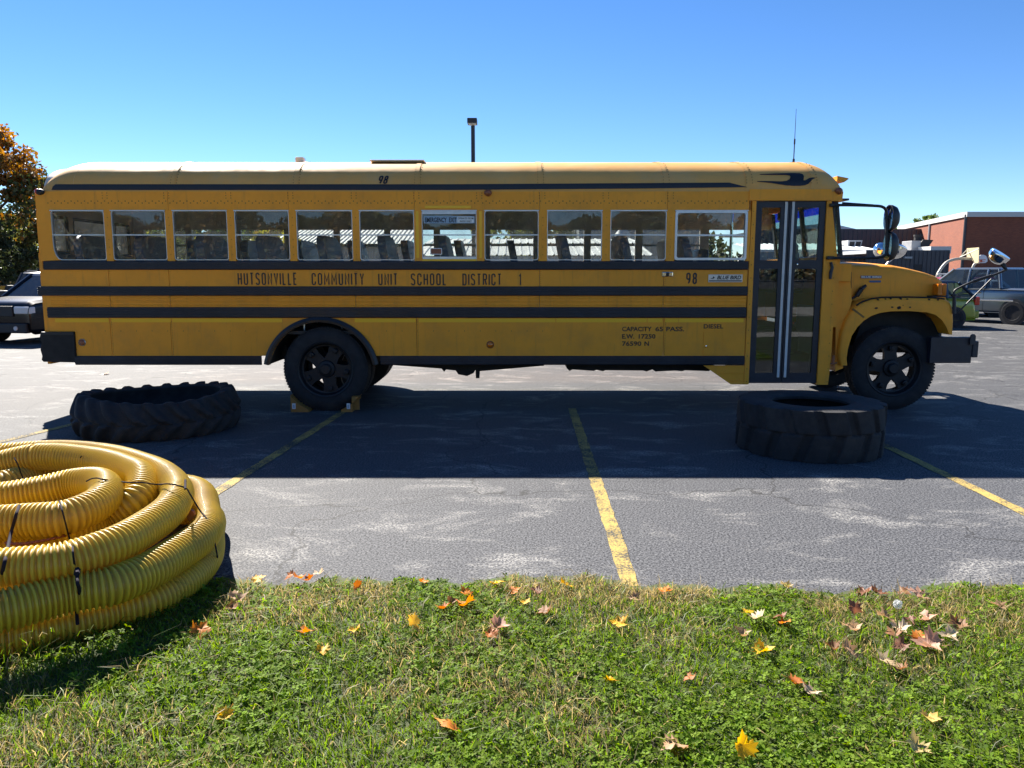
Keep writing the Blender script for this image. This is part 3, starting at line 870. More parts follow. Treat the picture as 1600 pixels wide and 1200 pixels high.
# dash, steering wheel, driver seat
bm = newbm(); bx(bm, XF-0.55, XF-0.11, Y0+0.75, YF-0.1, 1.45, 1.80, 0.04); part('dashboard', bm, M['black_trim'])
bm = newbm(); c = Vector((XF-0.62, Y0+1.85, 1.86)); tl = Matrix.Rotation(R(-52), 4, 'Y')
ringp = [c + tl @ Vector((0.25*math.cos(2*PI*k/28), 0.25*math.sin(2*PI*k/28), 0)) for k in range(28)]
tube(bm, ringp, 0.017, 8, closed=True)
for k in (0.1, 1.67, 3.24): tube(bm, [c + tl @ Vector((0.25*math.cos(k*2), 0.25*math.sin(k*2), 0)), c + tl @ Vector((0,0,-0.05))], 0.014, 6)
tube(bm, [c + tl @ Vector((0,0,-0.04)), c + tl @ Vector((0,0,-0.55))], 0.03, 8)
part('steering_wheel', bm, M['black_trim'], smooth=60)
bm = newbm(); bx(bm, XF-1.32, XF-1.16, Y0+1.6, Y0+2.1, 1.42, 2.05, 0.05); bx(bm, XF-1.3, XF-0.82, Y0+1.6, Y0+2.1, 1.30, 1.42, 0.04); part('driver_seat', bm, M['driver_vinyl'], smooth=40)
bm = newbm(); tube(bm, [(XD0-0.02, Y0+0.95, 1.0), (XD0-0.02, Y0+0.95, 2.72)], 0.02, 8); tube(bm, [(XD0-0.02, Y0+0.1, 1.75), (XD0-0.02, Y0+0.95, 1.75)], 0.018, 8); part('grab_pole', bm, M['chrome'], smooth=60)
bm = newbm(); bx(bm, XD0-0.06, XD0-0.045, Y0+0.1, Y0+0.95, 1.0, 1.74); part('modesty_panel', bm, M['driver_vinyl'])
bm = newbm(); bx(bm, XF-0.30, XF-0.26, YC-0.35, YC+0.2, H(326)-0.05, H(326)+0.06, 0.012); part('interior_mirror', bm, M['black_trim'])
bm = newbm(); bx(bm, XF-0.34, XF-0.22, YC-0.5, YC-0.42, 1.86, 1.98, 0.02); lathe(bm, [(0.0,-0.03),(0.07,-0.03),(0.08,0.0),(0.07,0.03),(0,0.03)], 'x', 16, (XF-0.28, YC-0.46, 2.02)); part('dash_fan', bm, M['white_plastic'], smooth=40)

# ---------------------------------------------------------------- seats
def seat_back(y0, y1):
    bm = newbm(); t = 0.10
    pts = rrect(y0, y1, 1.50, 2.17, 0.20, 6)
    tilt = 0.20
    def f(o): return lambda y, z: (o + (1.50 - z)*tilt, y, z)
    prism_map(bm, pts, f(0.0), f(t))
    es = [e for e in bm.edges if abs(e.verts[0].co.y-e.verts[1].co.y) > 1e-5 or abs(e.verts[0].co.z-e.verts[1].co.z) > 0.02]
    bmesh.ops.bevel(bm, geom=[e for e in es if e.calc_face_angle(0) > 1.0], offset=0.03, segments=2, affect='EDGES', profile=0.6)
    return bm
def seat_cushion(y0, y1):
    bm = newbm(); bx(bm, 0.10, 0.46, y0, y1, 1.34, 1.46, 0.035); return bm
def seat_leg(y0, y1):
    bm = newbm()
    for y in (y0+0.1,): tube(bm, [(0.15,y,1.0),(0.15,y,1.34)], 0.015, 6); tube(bm, [(0.42,y,1.0),(0.42,y,1.34)], 0.015, 6)
    return bm
proto = {}
for row, (y0, y1) in (('near',(Y0+0.085,Y0+1.0)),('far',(YF-1.0,YF-0.085))):
    b_ = obj('seat', seat_back(y0-YC, y1-YC), M['seat_vinyl'], bus, local=True, smooth=50)
    c_ = obj('cushion', seat_cushion(y0-YC, y1-YC), M['seat_vinyl'], b_, local=True, smooth=50)
    l_ = obj('seat_leg', seat_leg(y0-YC, y1-YC), AL, b_, local=True)
    proto[row] = b_
xs_ = [XB(118,380) + 0.02 + 0.745*k for k in range(11)]
for k, x in enumerate(xs_):
    for row in ('near','far'):
        xx = x + (0.10 if row == 'far' else 0.0)
        if row == 'near' and k == 7: continue          # gap left clear at the emergency exit
        if xx > XB(1150,380): continue
        o = proto[row] if k == 0 else copy_tree(proto[row], bus)
        o.location = (xx, 0, 0)
# ---------------------------------------------------------------- rear arch flare, wheel housings
bm = newbm(); n = 40
for i in range(n):
    for j in (0,): pass
a0 = math.asin((H(569)-RWZ)/0.70)
def arc(rad, k): 
    a = PI - a0 - (PI-2*a0)*k/n
    return RWX + rad*math.cos(a), RWZ + rad*math.sin(a)
prof = [(0.655,0.05),(0.655,-0.045),(0.685,-0.05),(0.72,-0.03),(0.72,0.0)]
rows = []
for k in range(n+1):
    rows.append([bm.verts.new((arc(r,k)[0], Y0+o, arc(r,k)[1])) for r, o in prof])
for a, b in zip(rows, rows[1:]):
    for i in range(len(prof)-1): bm.faces.new((a[i],a[i+1],b[i+1],b[i]))
bm.faces.new(rows[0]); bm.faces.new(rows[-1][::-1])
part('fender_flare', bm, M['black_trim'], smooth=35)
bm = newbm(); rows = []
for k in range(n+1):
    x, z = arc(0.668, k); rows.append([bm.verts.new((x, y, z)) for y in (Y0+0.06, Y0+0.75)])
for a, b in zip(rows, rows[1:]): bm.faces.new((a[0],a[1],b[1],b[0]))
part('wheel_housing', bm, M['chassis_black'], smooth=60)

# ---------------------------------------------------------------- wheels: tyre, cast spoke hub with open windows, rim ring
def wheel_meshes(mirror=1):
    """built about the origin, axis Y, outer face towards -Y"""
    t = newbm(); R0 = 0.525; wd = 0.26
    prof = [(0.335,0.02),(0.345,0.0),(0.40,-0.012),(0.47,-0.004),(0.500,0.018),(0.515,0.03),(0.525,0.05)]
    for g in (0.085,0.13,0.175):
        prof += [(0.525,g-0.008),(0.512,g-0.007),(0.512,g+0.007),(0.525,g+0.008)]
    prof += [(0.525,wd-0.05),(0.515,wd-0.03),(0.500,wd-0.018),(0.47,wd+0.004),(0.40,wd+0.012),(0.345,wd),(0.335,wd-0.02)]
    lathe(t, prof, 'y', 72, cap=False)
    # tread blocks at both shoulders
    for k in range(84):
        a = 2*PI*k/84
        for yy in (0.025, wd-0.055):
            b = newbm(); bx(b, -0.0125, 0.0125, yy, yy+0.03, 0.508, 0.5262)
            xf(b, Matrix.Rotation(a, 4, 'Y')); me = bpy.data.meshes.new('t'); b.to_mesh(me); b.free(); t.from_mesh(me); bpy.data.meshes.remove(me)
    rim = newbm()
    lathe(rim, [(0.345,0.005),(0.352,-0.004),(0.345,-0.01),(0.325,0.0),(0.315,0.04),(0.305,0.06),(0.285,0.065),(0.285,0.20),(0.31,0.22),(0.345,0.255)], 'y', 56, cap=False)
    hub = newbm()
    lathe(hub, [(0.0,-0.01),(0.055,-0.01),(0.065,0.0),(0.068,0.04),(0.10,0.05),(0.115,0.09),(0.115,0.22),(0,0.22)], 'y', 28)
    for k in range(5):
        a = 2*PI*k/5 + 0.25
        poly = [(-0.085,0.08),(-0.075,0.20),(-0.10,0.285),(0.10,0.285),(0.075,0.20),(0.085,0.08)]
        b = newbm(); prism(b, poly, 0.075, 0.13)
        bx(b, -0.03, 0.03, 0.03, 0.08, 0.225, 0.28, 0.008)
        lathe(b, [(0.0,0.015),(0.016,0.015),(0.016,0.03),(0,0.03)], 'y', 6, (0,0,0.255))
        xf(b, Matrix.Rotation(a, 4, 'Y')); me = bpy.data.meshes.new('t'); b.to_mesh(me); b.free(); hub.from_mesh(me); bpy.data.meshes.remove(me)
    for bmx in (t, rim, hub):
        if mirror < 0: xf(bmx, Matrix.Scale(-1, 4, (0,1,0)))
    return t, rim, hub
wt = {}
for s in (1, -1):
    t, r_, h_ = wheel_meshes(s)
    t_o = obj('wheel', t, M['tire_rubber'], bus, local=True, smooth=40)
    obj('rim', r_, M['wheel_steel'], t_o, local=True, smooth=40)
    obj('hub', h_, M['wheel_steel'], t_o, local=True, smooth=40)
    wt[s] = t_o
HW = 0.525
RX, FX = XB(508,578), P(1396,575,Y0+0.12).x
rearL = [(1, RX, Y0+0.015), (1, RX, Y0+0.315), (-1, RX, YF-0.015), (-1, RX, YF-0.315)]
front = [(1, FX, Y0+0.10), (-1, FX, YF-0.10)]
used = {1: False, -1: False}
for s, x, y in front + rearL:
    o = wt[s] if not used[s] else copy_tree(wt[s], bus)
    used[s] = True
    o.location = (x, y - YC, HW); o.rotation_euler = (0, 0.45*x, 0)
# ---------------------------------------------------------------- chassis
bm = newbm()
for y in (YC-0.43, YC+0.36): bx(bm, XR+0.1, XB(1500,540)-0.1, y, y+0.07, 0.66, 0.92)
part('frame_rail', bm, M['chassis_black'])
bm = newbm(); tube(bm, [(RX, Y0+0.3, HW), (RX, YF-0.3, HW)], 0.075, 14); lathe(bm, [(0.0,-0.17),(0.12,-0.15),(0.2,-0.05),(0.2,0.05),(0.12,0.15),(0,0.17)], 'y', 20, (RX, YC, HW)); part('rear_axle', bm, M['chassis_black'], smooth=50)
bm = newbm(); tube(bm, [(FX, Y0+0.2, HW-0.03), (FX, Y0+0.6, HW-0.09), (FX, YF-0.6, HW-0.09), (FX, YF-0.2, HW-0.03)], 0.06, 10); part('front_axle', bm, M['chassis_black'], smooth=50)
bm = newbm(); tube(bm, [(RX+0.15, YC, HW+0.02), (XB(860,573), YC, 0.63), (XB(1000,573), YC, 0.68)], 0.055, 10); part('driveshaft', bm, M['chassis_black'], smooth=50)
bm = newbm()
Yu = Y0+0.35
def U(px, py): p = P(px, py, Yu); return p.x, p.z
prism(bm, [U(612,566),U(612,570.5),U(690,576),U(694,581),U(697,577.5),U(712,579),U(716,585),U(730,587.5),U(740,583),U(743,578),U(743.5,591),U(749,591),U(749.5,580),U(850,571.5),U(850,566)], Yu, Yu+0.08)
part('spring_hanger', bm, M['chassis_black'])
bm = newbm()
prism(bm, [U(884,566),U(886,576),U(890,579.5),U(894,577.5),U(905,578),U(928,579.5),U(932,578),U(942,580),U(946,578.5),U(1005,579),U(1010,580.5),U(1020,577),U(1024,580.5),U(1055,579),U(1066,580),U(1070,578.5),U(1108,580),U(1116,572),U(1116,566)], Yu, Yu+0.35)
part('fuel_tank', bm, M['chassis_black'])
bm = newbm(); bx(bm, XB(1130,560), XB(1320,560), YC-0.35, YC+0.35, 0.62, 1.0, 0.05); bx(bm, XB(1310,560), XB(1470,500), YC-0.4, YC+0.4, 0.66, 1.2, 0.06); part('engine_block', bm, M['chassis_black'])
bm = newbm(); bx(bm, XB(419,560), XB(441,555), Y0+0.5, Y0+0.56, 0.60, 0.74); bx(bm, XB(425,570), XB(432,555), Y0+0.45, Y0+0.49, 0.62, 0.78); part('mud_flap', bm, M['chassis_black'])

# ---------------------------------------------------------------- hood, fenders, bumper
YH = Y0+0.30                                        # plane of the hood side
def HX(px, py, Y=None): p = P(px, py, Y if Y else YH); return p.x, p.z
top = [HX(1312,412),HX(1330,412.5),HX(1372,414),HX(1400,415),HX(1425,419.5),HX(1450,425.5),HX(1466,431),HX(1474,437),HX(1478,446),HX(1478,462)]
zb = HX(1400,470)[1]
bm = newbm(); rows = []
Yn, Yw = YH, 2*YC - YH
for x, z in top:
    w = (Yw-Yn)/2; h = max(z-zb, 0.02)
    sec = [(YC-w, zb), (YC-w+0.004, zb+h*0.55), (YC-w+0.012, z-0.07 if h > 0.2 else zb+h*0.6), (YC-w+0.03, z-0.03 if h > 0.2 else zb+h*0.8), (YC-w+0.08, z-0.005), (YC-w+0.20, z+0.012)]
    sec += [(YC, z+0.05)] + [(2*YC-y, q) for y, q in sec[::-1]]
    rows.append([bm.verts.new((x, y, q)) for y, q in sec])
for a, b in zip(rows, rows[1:]):
    for i in range(len(a)-1): bm.faces.new((a[i],b[i],b[i+1],a[i+1]))
bm.faces.new(rows[0]); bm.faces.new(rows[-1][::-1])
hood = part('hood', bm, PY, smooth=50)
bm = newbm(); x, z = top[2]; tube(bm, [(top[0][0]+0.02, YH-0.002, zb+0.02),(HX(1326,450)[0]+0.03, YH-0.002, HX(1326,450)[1]),(HX(1330,425)[0], YH+0.004, HX(1330,425)[1])], 0.006, 6); part('hood_seam', bm, M['seam_brown'], hood)
# cowl box and cowl side below the corner window
bm = newbm(); a = HX(1308,412,Y0+0.06); b = HX(1329,440,Y0+0.06); bx(bm, a[0], b[0], Y0+0.05, YH+0.05, b[1], a[1]+0.0, 0.008); part('cowl_box', bm, PY)
bm = newbm(); prism(bm, [HX(1306,412,Y0+0.14),HX(1326,412,Y0+0.14),HX(1330,470,Y0+0.14),HX(1322,500,Y0+0.14),HX(1316,575,Y0+0.14),HX(1304,580,Y0+0.14)], Y0+0.12, Y0+0.30); part('cowl_side', bm, PY)
# front fender: an arched shell standing proud of the hood
YFN = Y0+0.06
outer = [(1313,571),(1310,560),(1311,545),(1315,520),(1322,500),(1332,484),(1345,474),(1362,467.5),(1380,465),(1420,464.5),(1460,465.5),(1478,467),(1486,471),(1490,480),(1490.5,500),(1489,523)]
inner = [(1324,571),(1323,560),(1325,545),(1331,525),(1340,511),(1350,501),(1362,493.5),(1375,489),(1392,486.5),(1420,486),(1448,488),(1462,492),(1472,500),(1478,509),(1482,518),(1484,523)]
def fender(yn, sgn, name='fender'):
    bm = newbm()
    OX = [HX(px, py, YFN) for px, py in outer]; IX = [HX(px, py, YFN) for px, py in inner]
    yb = yn + sgn*0.32
    rows = []
    for (ox, oz), (ix, iz) in zip(OX, IX):
        d = Vector((ix-ox, iz-oz)); 
        p1 = (ox + d.x*0.10, oz + d.y*0.10)
        rows.append([bm.verts.new(v) for v in ((ox, yb, oz+0.01), (ox, yn+sgn*0.045, oz), (p1[0], yn+sgn*0.012, p1[1]), (ox+d.x*0.3, yn, oz+d.y*0.3), (ix, yn+sgn*0.004, iz), (ix, yn+sgn*0.03, iz), (ix+d.x*0.0, yb, iz+0.004))])
    for a, b in zip(rows, rows[1:]):
        for i in range(len(a)-1): bm.faces.new((a[i],a[i+1],b[i+1],b[i]))
    bm.faces.new(rows[0]); bm.faces.new(rows[-1][::-1])
    return part(name, bm, PY, smooth=45)
fn = fender(YFN, 1); fender(2*YC - YFN, -1)
bm = newbm()
pts = [HX(px, py, YFN) for px, py in ((1340,477.5),(1350,471.5),(1364,467),(1380,465),(1420,464.5),(1460,465.5),(1478,467.5))]
tube(bm, [(x, YFN+0.035, z+0.002) for x, z in pts], 0.011, 6); part('fender_seam', bm, M['rust_chip'], fn)
for px, py, r_ in ((1369,481.5,0.016),(1394,480,0.013),(1405,480.8,0.024),(1422,480,0.011),(1411,477,0.006),(1372,468.5,0.012),(1384,467.2,0.010),(1408,466.8,0.013),(1418,467.2,0.010),(1392,466.8,0.010),(1452,468,0.012),(1466,468.5,0.010)):
    x, z = HX(px, py, YFN); bm = newbm()
    pl = [(x + r_*rnd.uniform(0.7,1.25)*math.cos(2*PI*k/9)*1.15, z + r_*0.8*rnd.uniform(0.7,1.2)*math.sin(2*PI*k/9)) for k in range(9)]
    prism(bm, pl, YFN-0.002, YFN+0.03); part('paint_chip', bm, M['rust_chip'], fn)
bm = newbm(); prism(bm, [HX(1332,484,YFN),HX(1349,497,YFN),HX(1351,495,YFN),HX(1334,482,YFN)], YFN-0.0015, YFN+0.03); part('fender_joint', bm, M['seam_brown'], fn)
# dark wheel well behind
bm = newbm(); bx(bm, HX(1330,500)[0], HX(1470,500)[0], YH+0.02, YC+0.7, 0.80, zb-0.02); part('wheel_well', bm, M['chassis_black'])
bm = newbm(); prism(bm, [HX(1312,565,YH+0.2),HX(1330,520,YH+0.2),HX(1340,490,YH+0.2),HX(1330,480,YH+0.2),HX(1310,500,YH+0.2),HX(1300,565,YH+0.2)], YH+0.02, YC+0.6); part('fire_wall', bm, M['chassis_black'])
# radiator shell
bm = newbm(); bx(bm, HX(1470,480)[0], HX(1484,480)[0], YC-0.78, YC+0.78, 0.85, zb+0.02, 0.02); part('grille', bm, M['bus_black_paint'])
bm = newbm(); lathe(bm, [(0.0,0.06),(0.08,0.055),(0.095,0.02),(0.095,0)], 'x', 20, (HX(1484,480)[0], YC-0.55, 1.14)); lathe(bm, [(0.0,0.06),(0.08,0.055),(0.095,0.02),(0.095,0)], 'x', 20, (HX(1484,480)[0], YC+0.55, 1.14)); part('headlight', bm, M['white_plastic'], smooth=40)
# bumper
BY = Y0+0.02
def BXp(px, py): p = P(px, py, BY); return p.x, p.z
bm = newbm()
x0, zt = BXp(1468,527); x1, zl = BXp(1517,567.5); x2, zt2 = BXp(1529.5,533); zl2 = BXp(1529,558.5)[1]
bx(bm, x0-0.1, x1, BY, BY+0.10, zl, zt, 0.006); bx(bm, x0-0.1, x1, 2*YC-BY-0.10, 2*YC-BY, zl, zt, 0.006)
bx(bm, x1+0.001, x2, BY-0.01, 2*YC-BY+0.01, zl2, zt2, 0.012)
bp = part('front_bumper', bm, M['bus_black_paint'])
bm = newbm(); xh, zh = BXp(1518.5,527); 
pl = [(xh+0.032*math.cos(R(a)), zh+0.01+0.032*math.sin(R(a))) for a in range(0,181,20)]+[(xh-0.032,zh-0.09),(xh+0.032,zh-0.09)]
prism(bm, pl, BY-0.03, BY-0.012); part('tow_hook', bm, M['bus_black_paint'], bp)
# turn signal on the hood corner
bm = newbm(); a = HX(1463,461.5,YH-0.12); b = HX(1478,443.5,YH-0.12)
bx(bm, a[0], (a[0]+b[0])/2-0.002, YH-0.15, YH-0.02, a[1], b[1], 0.008); bx(bm, (a[0]+b[0])/2+0.002, b[0], YH-0.15, YH-0.02, a[1], b[1], 0.008)
ts = part('turn_signal', bm, M['amber_lens'])
bm = newbm(); bx(bm, a[0]-0.05, b[0]+0.01, YH-0.13, YH-0.0, a[1]-0.022, a[1]-0.004); part('lamp_bracket', bm, M['black_trim'], ts)
# rubber hood latch
bm = newbm(); p0, p1, p2, p3 = (HX(px,py,YH-0.03) for px,py in ((1320,474),(1338,462),(1345,452),(1353,446)))
tube(bm, [(p0[0],YH-0.02,p0[1]),(p1[0],YH-0.035,p1[1])], 0.017, 8); tube(bm, [(p1[0],YH-0.035,p1[1]),(p2[0],YH-0.04,p2[1])], 0.032, 8); tube(bm, [(p2[0],YH-0.04,p2[1]),(p3[0],YH-0.025,p3[1])], [0.028,0.018], 8)
tube(bm, [(p0[0]-0.02,YH-0.01,p0[1]-0.01),(p0[0]+0.015,YH-0.03,p0[1]+0.005)], 0.026, 8)
part('hood_latch', bm, M['black_trim'], smooth=50)
# hinges on the post
bm = newbm(); q = [P(px,py,Y0).xz for px, py in ((1297,410),(1299.5,418),(1297,426),(1296.5,436))]
tube(bm, [(v[0], Y0-0.02, v[1]) for v in q], [0.018,0.018,0.022,0.016], 8); part('post_hinge', bm, M['bus_black_paint'], smooth=50)
bm = newbm(); xq, zq = P(1301,563,Y0).xz; bx(bm, xq-0.012, xq+0.012, Y0-0.03, Y0, zq-0.05, zq+0.06, 0.006); tube(bm, [(xq-0.03, Y0-0.02, zq-0.04),(xq+0.045, Y0-0.02, zq-0.03)], 0.009, 6); part('door_holdback', bm, M['marker_rust'])

# ---------------------------------------------------------------- mirrors
def mirror_arm(pts, r, name='mirror_arm', m=None):
    bm = newbm(); tube(bm, pts, r, 10); return part(name, bm, m or M['black_trim'], smooth=60)
def MP(px, py, Y): return tuple(P(px, py, Y))
Ya, Ym = Y0-0.03, Y0-0.25
def smooth_path(ctrl, n=6):
    out = []; Q = [Vector(c) for c in ctrl]; Q = [Q[0]] + Q + [Q[-1]]
    for i in range(1, len(Q)-2):
        for k in range(n):
            t = k/n; a, b, c, d = Q[i-1], Q[i], Q[i+1], Q[i+2]
            out.append(0.5*((2*b) + (c-a)*t + (2*a-5*b+4*c-d)*t*t + (3*b-a-3*c+d)*t**3))
    out.append(Q[-2]); return out
mirror_arm(smooth_path([MP(1299,320.5,Ya),MP(1330,320.5,Ya-0.05),MP(1365,321.5,Ym+0.05),MP(1378,323,Ym),MP(1384,328,Ym),MP(1385.5,338,Ym),MP(1385.5,370,Ym),MP(1385,394,Ym),MP(1381,399.5,Ym),MP(1370,402.5,Ym+0.04),MP(1335,403.5,Ya-0.05),MP(1294,403,Ya)], 5), 0.017)
mirror_arm([MP(1316,317,Ya+0.02), MP(1364,320.5,Ym+0.05)], 0.011)
for py in (320.5, 403):
    bm = newbm(); c = P(1300 if py < 350 else 1295, py, Y0-0.03); bx(bm, c.x-0.025, c.x+0.06, Y0-0.05, Y0+0.0, c.z-0.02, c.z+0.02, 0.008); part('mirror_bracket', bm, M['black_trim'])
def mirror_head(c, hh, ww, dome=True, name='mirror_head'):
    """oval head, dished back to the front of the bus, glass to the rear"""
    bm = newbm(); rings = []
    for k, (s, d) in enumerate(((1.0,0.0),(0.98,0.03),(0.85,0.075),(0.55,0.105),(0.0,0.115))):
        rings.append([bm.verts.new((c[0]+d, c[1]+ww*s*math.cos(2*PI*i/24), c[2]+hh*s*math.copysign(abs(math.sin(2*PI*i/24))**0.75, math.sin(2*PI*i/24)))) for i in range(24)] if s > 0 else [bm.verts.new((c[0]+d, c[1], c[2]))])
    for a, b in zip(rings, rings[1:]):
        if len(b) == 1:
            for i in range(24): bm.faces.new((a[i], a[(i+1)%24], b[0]))
        else:
            for i in range(24): bm.faces.new((a[i], a[(i+1)%24], b[(i+1)%24], b[i]))
    bm.faces.new(rings[0][::-1])
    h = part(name, bm, M['black_trim'], smooth=50)
    bm = newbm(); v = [bm.verts.new((c[0]-0.002, c[1]+ww*0.92*math.cos(2*PI*i/24), c[2]+hh*0.94*math.copysign(abs(math.sin(2*PI*i/24))**0.75, math.sin(2*PI*i/24)))) for i in range(24)]
    bm.faces.new(v); part('mirror_glass', bm, M['chrome'], h)
c1 = P(1388,341,Ym); mirror_head(c1, 0.155, 0.12)
c2 = P(1386.5,385,Ym); mirror_head(c2, 0.175, 0.115)
bm = newbm(); bx(bm, c1.x-0.035, c1.x+0.012, Ym-0.02, Ym+0.02, c1.z-0.015, c1.z+0.015, 0.004); bx(bm, c2.x-0.02, c2.x+0.012, Ym-0.02, Ym+0.02, c2.z-0.015, c2.z+0.015, 0.004); part('mirror_clamp', bm, M['black_trim'])
# offside mirrors, seen past the hood
Yo = YF+0.22
def dome_mirror(c, r, axis, name, m, lip):
    bm = newbm(); prof = [(0.0,-r*0.9)] + [(r*math.sin(R(a)), -r*0.9*math.cos(R(a))) for a in (15,30,45,60,75,90)] + [(r*1.03,0.01),(r*0.98,0.03)]
    lathe(bm, prof, 'z', 28); xf(bm, axis.to_track_quat('Z','Y').to_matrix().to_4x4()); bmesh.ops.translate(bm, vec=c, verts=bm.verts)
    o = part(name, bm, m, smooth=60)
    bm = newbm(); lathe(bm, [(0,0.02),(r*0.97,0.02),(r*0.97,0.012),(0,0.012)], 'z', 28); xf(bm, axis.to_track_quat('Z','Y').to_matrix().to_4x4()); bmesh.ops.translate(bm, vec=c, verts=bm.verts)
    part('mirror_back', bm, lip, o, smooth=60); return o
dome_mirror(P(1376,391,Yo), 0.115, Vector((0.75,0.35,0.25)), 'offside_mirror', M['chrome'], M['white_plastic'])
dome_mirror(P(1399,389,YF-0.1), 0.16, Vector((0.35,0.2,0.85)), 'crossview_mirror', M['chrome'], M['black_trim'])
mirror_arm(smooth_path([MP(1383,416,YF-0.15),MP(1389,409,YF-0.15),MP(1396,403.5,YF-0.12),MP(1401,402,YF-0.1)],5), 0.014, m=M['aluminium'])
# near crossview mirror on its bent arm with a brace
Yx = Y0+0.05
px0 = MP(1490.5,462,Yx)
bm = newbm(); tube(bm, [MP(1491,490,Yx), MP(1491,463,Yx)], 0.021, 10); lathe(bm, [(0.0,-0.015),(0.034,-0.012),(0.034,0.012),(0,0.015)], 'z', 14, MP(1491,461,Yx)); mp = part('mirror_post', bm, M['bus_black_paint'], smooth=50)
mirror_arm(smooth_path([MP(1490,460,Yx),MP(1492,454,Yx),MP(1499,449.5,Yx-0.02),MP(1520,440,Yx-0.08),MP(1550,430.5,Yx-0.14),MP(1568,423.5,Yx-0.18),MP(1573,420.5,Yx-0.18)],5), 0.013)
mirror_arm([MP(1520,440,Yx-0.08), MP(1549,430.5,Yx-0.14)], 0.019)
mirror_arm([MP(1497,488,Yx), MP(1549,436,Yx-0.13)], 0.009)
mirror_arm([MP(1572,421,Yx-0.18), MP(1563,411,Yx-0.17)], 0.018)
dome_mirror(P(1561.5,399,Yx-0.17), 0.118, Vector((0.40,-0.38,0.78)), 'crossview_mirror', M['chrome'], M['black_trim'])
mirror_arm([MP(1572,421,Yx-0.18), tuple(P(1561.5,396,Yx-0.17))], 0.016)

# ---------------------------------------------------------------- lamps and small fittings
def marker(px, py, m, w=0.055, h=0.035, name='marker_light', d=0.045):
    p = P(px, py, side_y(H(py))); bm = newbm()
    bmesh.ops.create_uvsphere(bm, u_segments=14, v_segments=8, radius=1.0)
    for v in bm.verts:
        v.co = Vector((p.x + v.co.x*w*(1.0 if v.co.x < 0 else 0.8), p.y + v.co.y*d, p.z + v.co.z*h*(1.25-0.25*abs(v.co.x))))
    return part(name, bm, m, smooth=60)
marker(763, 301.5, M['marker_rust']); marker(1311, 298.5, M['marker_rust'])
o = marker(63, 300, M['black_trim'], 0.07, 0.03); marker(58.5, 299.5, M['red_lens'], 0.03, 0.028, 'tail_marker')
def disc_lamp(px, py, m, r=0.042, rim=M['aluminium'], name='side_reflector'):
    p = P(px, py, Y0); bm = newbm(); lathe(bm, [(0.0,-0.022),(r*0.55,-0.018),(r*0.85,-0.006),(r,0.0)], 'y', 22, (p.x,p.y,p.z)); o = part(name, bm, m, smooth=60)
    bm = newbm(); lathe(bm, [(r*0.84,-0.004),(r*0.95,-0.012),(r*1.12,-0.004),(r*1.12,0.0)], 'y', 22, (p.x,p.y,p.z)); part('lamp_rim', bm, rim, o, smooth=60)
disc_lamp(128.5, 535, M['marker_rust']); disc_lamp(766, 538.5, M['amber_lens'], rim=M['marker_rust'])
a, b = XB(1034,428), XB(1051.5,428); zz = H(428.5)
bm = newbm(); bx(bm, a, b, Y0-0.012, Y0-0.001, zz-0.028, zz+0.028, 0.008); o = part('latch_plate', bm, M['chrome'])
bm = newbm(); bx(bm, a+0.05, b-0.05, Y0-0.03, Y0-0.013, zz-0.02, zz+0.022, 0.006); part('latch_handle', bm, M['black_trim'], o)
# fuel door
bm = newbm(); a, b = XB(1099,537), XB(1128.5,537); bx(bm, a, b, Y0-0.006, Y0-0.0005, H(555), H(517.5), 0.002); o = part('fuel_door', bm, PY)
bm = newbm(); lathe(bm, [(0,-0.012),(0.012,-0.01),(0.014,0)], 'y', 12, (XB(1103,541), Y0-0.006, H(541))); part('door_lock', bm, M['chrome'], o, smooth=60)
# roof: hatch, strobe, aerial, rain lamp at the front
hz = H0 + RH*0.955
bm = newbm(); hy0, hy1 = YC-0.75, YC-0.05
xa, xb = P(588,254,YC-0.4).x, P(664,254,YC-0.4).x
zt_ = P(620,250.5,YC-0.7).z
bx(bm, xa, xb, hy0, hy1, hz, zt_-0.022, 0.004); o = part('roof_hatch', bm, M['white_plastic'])
bm = newbm(); bx(bm, xa-0.02, xb+0.03, hy0-0.03, hy1+0.03, zt_-0.020, zt_, 0.009); part('hatch_lid', bm, M['white_plastic'], o)
bm = newbm(); p = P(469.5,254,YC-0.3); zt2_ = P(469,246,YC-0.3).z; bx(bm, p.x-0.055, p.x+0.055, YC-0.36, YC-0.24, hz, zt2_, 0.014); part('strobe_light', bm, M['strobe_lens'], smooth=40)
bm = newbm(); p = P(1240,252,YC); tz = P(1240,170,YC).z
tube(bm, [(p.x,YC,hz),(p.x,YC,p.z+0.03)], 0.016, 8); tube(bm, [(p.x,YC,p.z+0.03),(p.x,YC,p.z+0.22)], 0.007, 6); tube(bm, [(p.x,YC,p.z+0.22),(p.x,YC,p.z+0.29)], 0.011, 6); tube(bm, [(p.x,YC,p.z+0.29),(p.x,YC,tz)], [0.0045,0.0025], 6)
part('antenna', bm, M['black_trim'])
bm = newbm(); a = P(1318,279,YC-0.8); prism(bm, [(a.x-0.12,a.z-0.04),(a.x-0.12,a.z+0.02),(a.x+0.01,a.z-0.005),(a.x+0.025,a.z-0.015),(a.x-0.03,a.z-0.055)], YC-0.9, YC-0.65); part('warning_light_hood', bm, PY)
bm = newbm(); bx(bm, XB(64,282)-0.05, XB(64,282)+0.04, YC-0.8, YC-0.66, H(284), H(279), 0.008); part('rear_warning_light', bm, M['white_plastic'])
# overhead flange on the front corner
bm = newbm(); a = P(1321,312,Y0+0.1); bx(bm, a.x-0.06, a.x+0.03, Y0+0.06, YF-0.06, a.z-0.012, a.z+0.012, 0.004); part('visor_strip', bm, M['black_trim'])

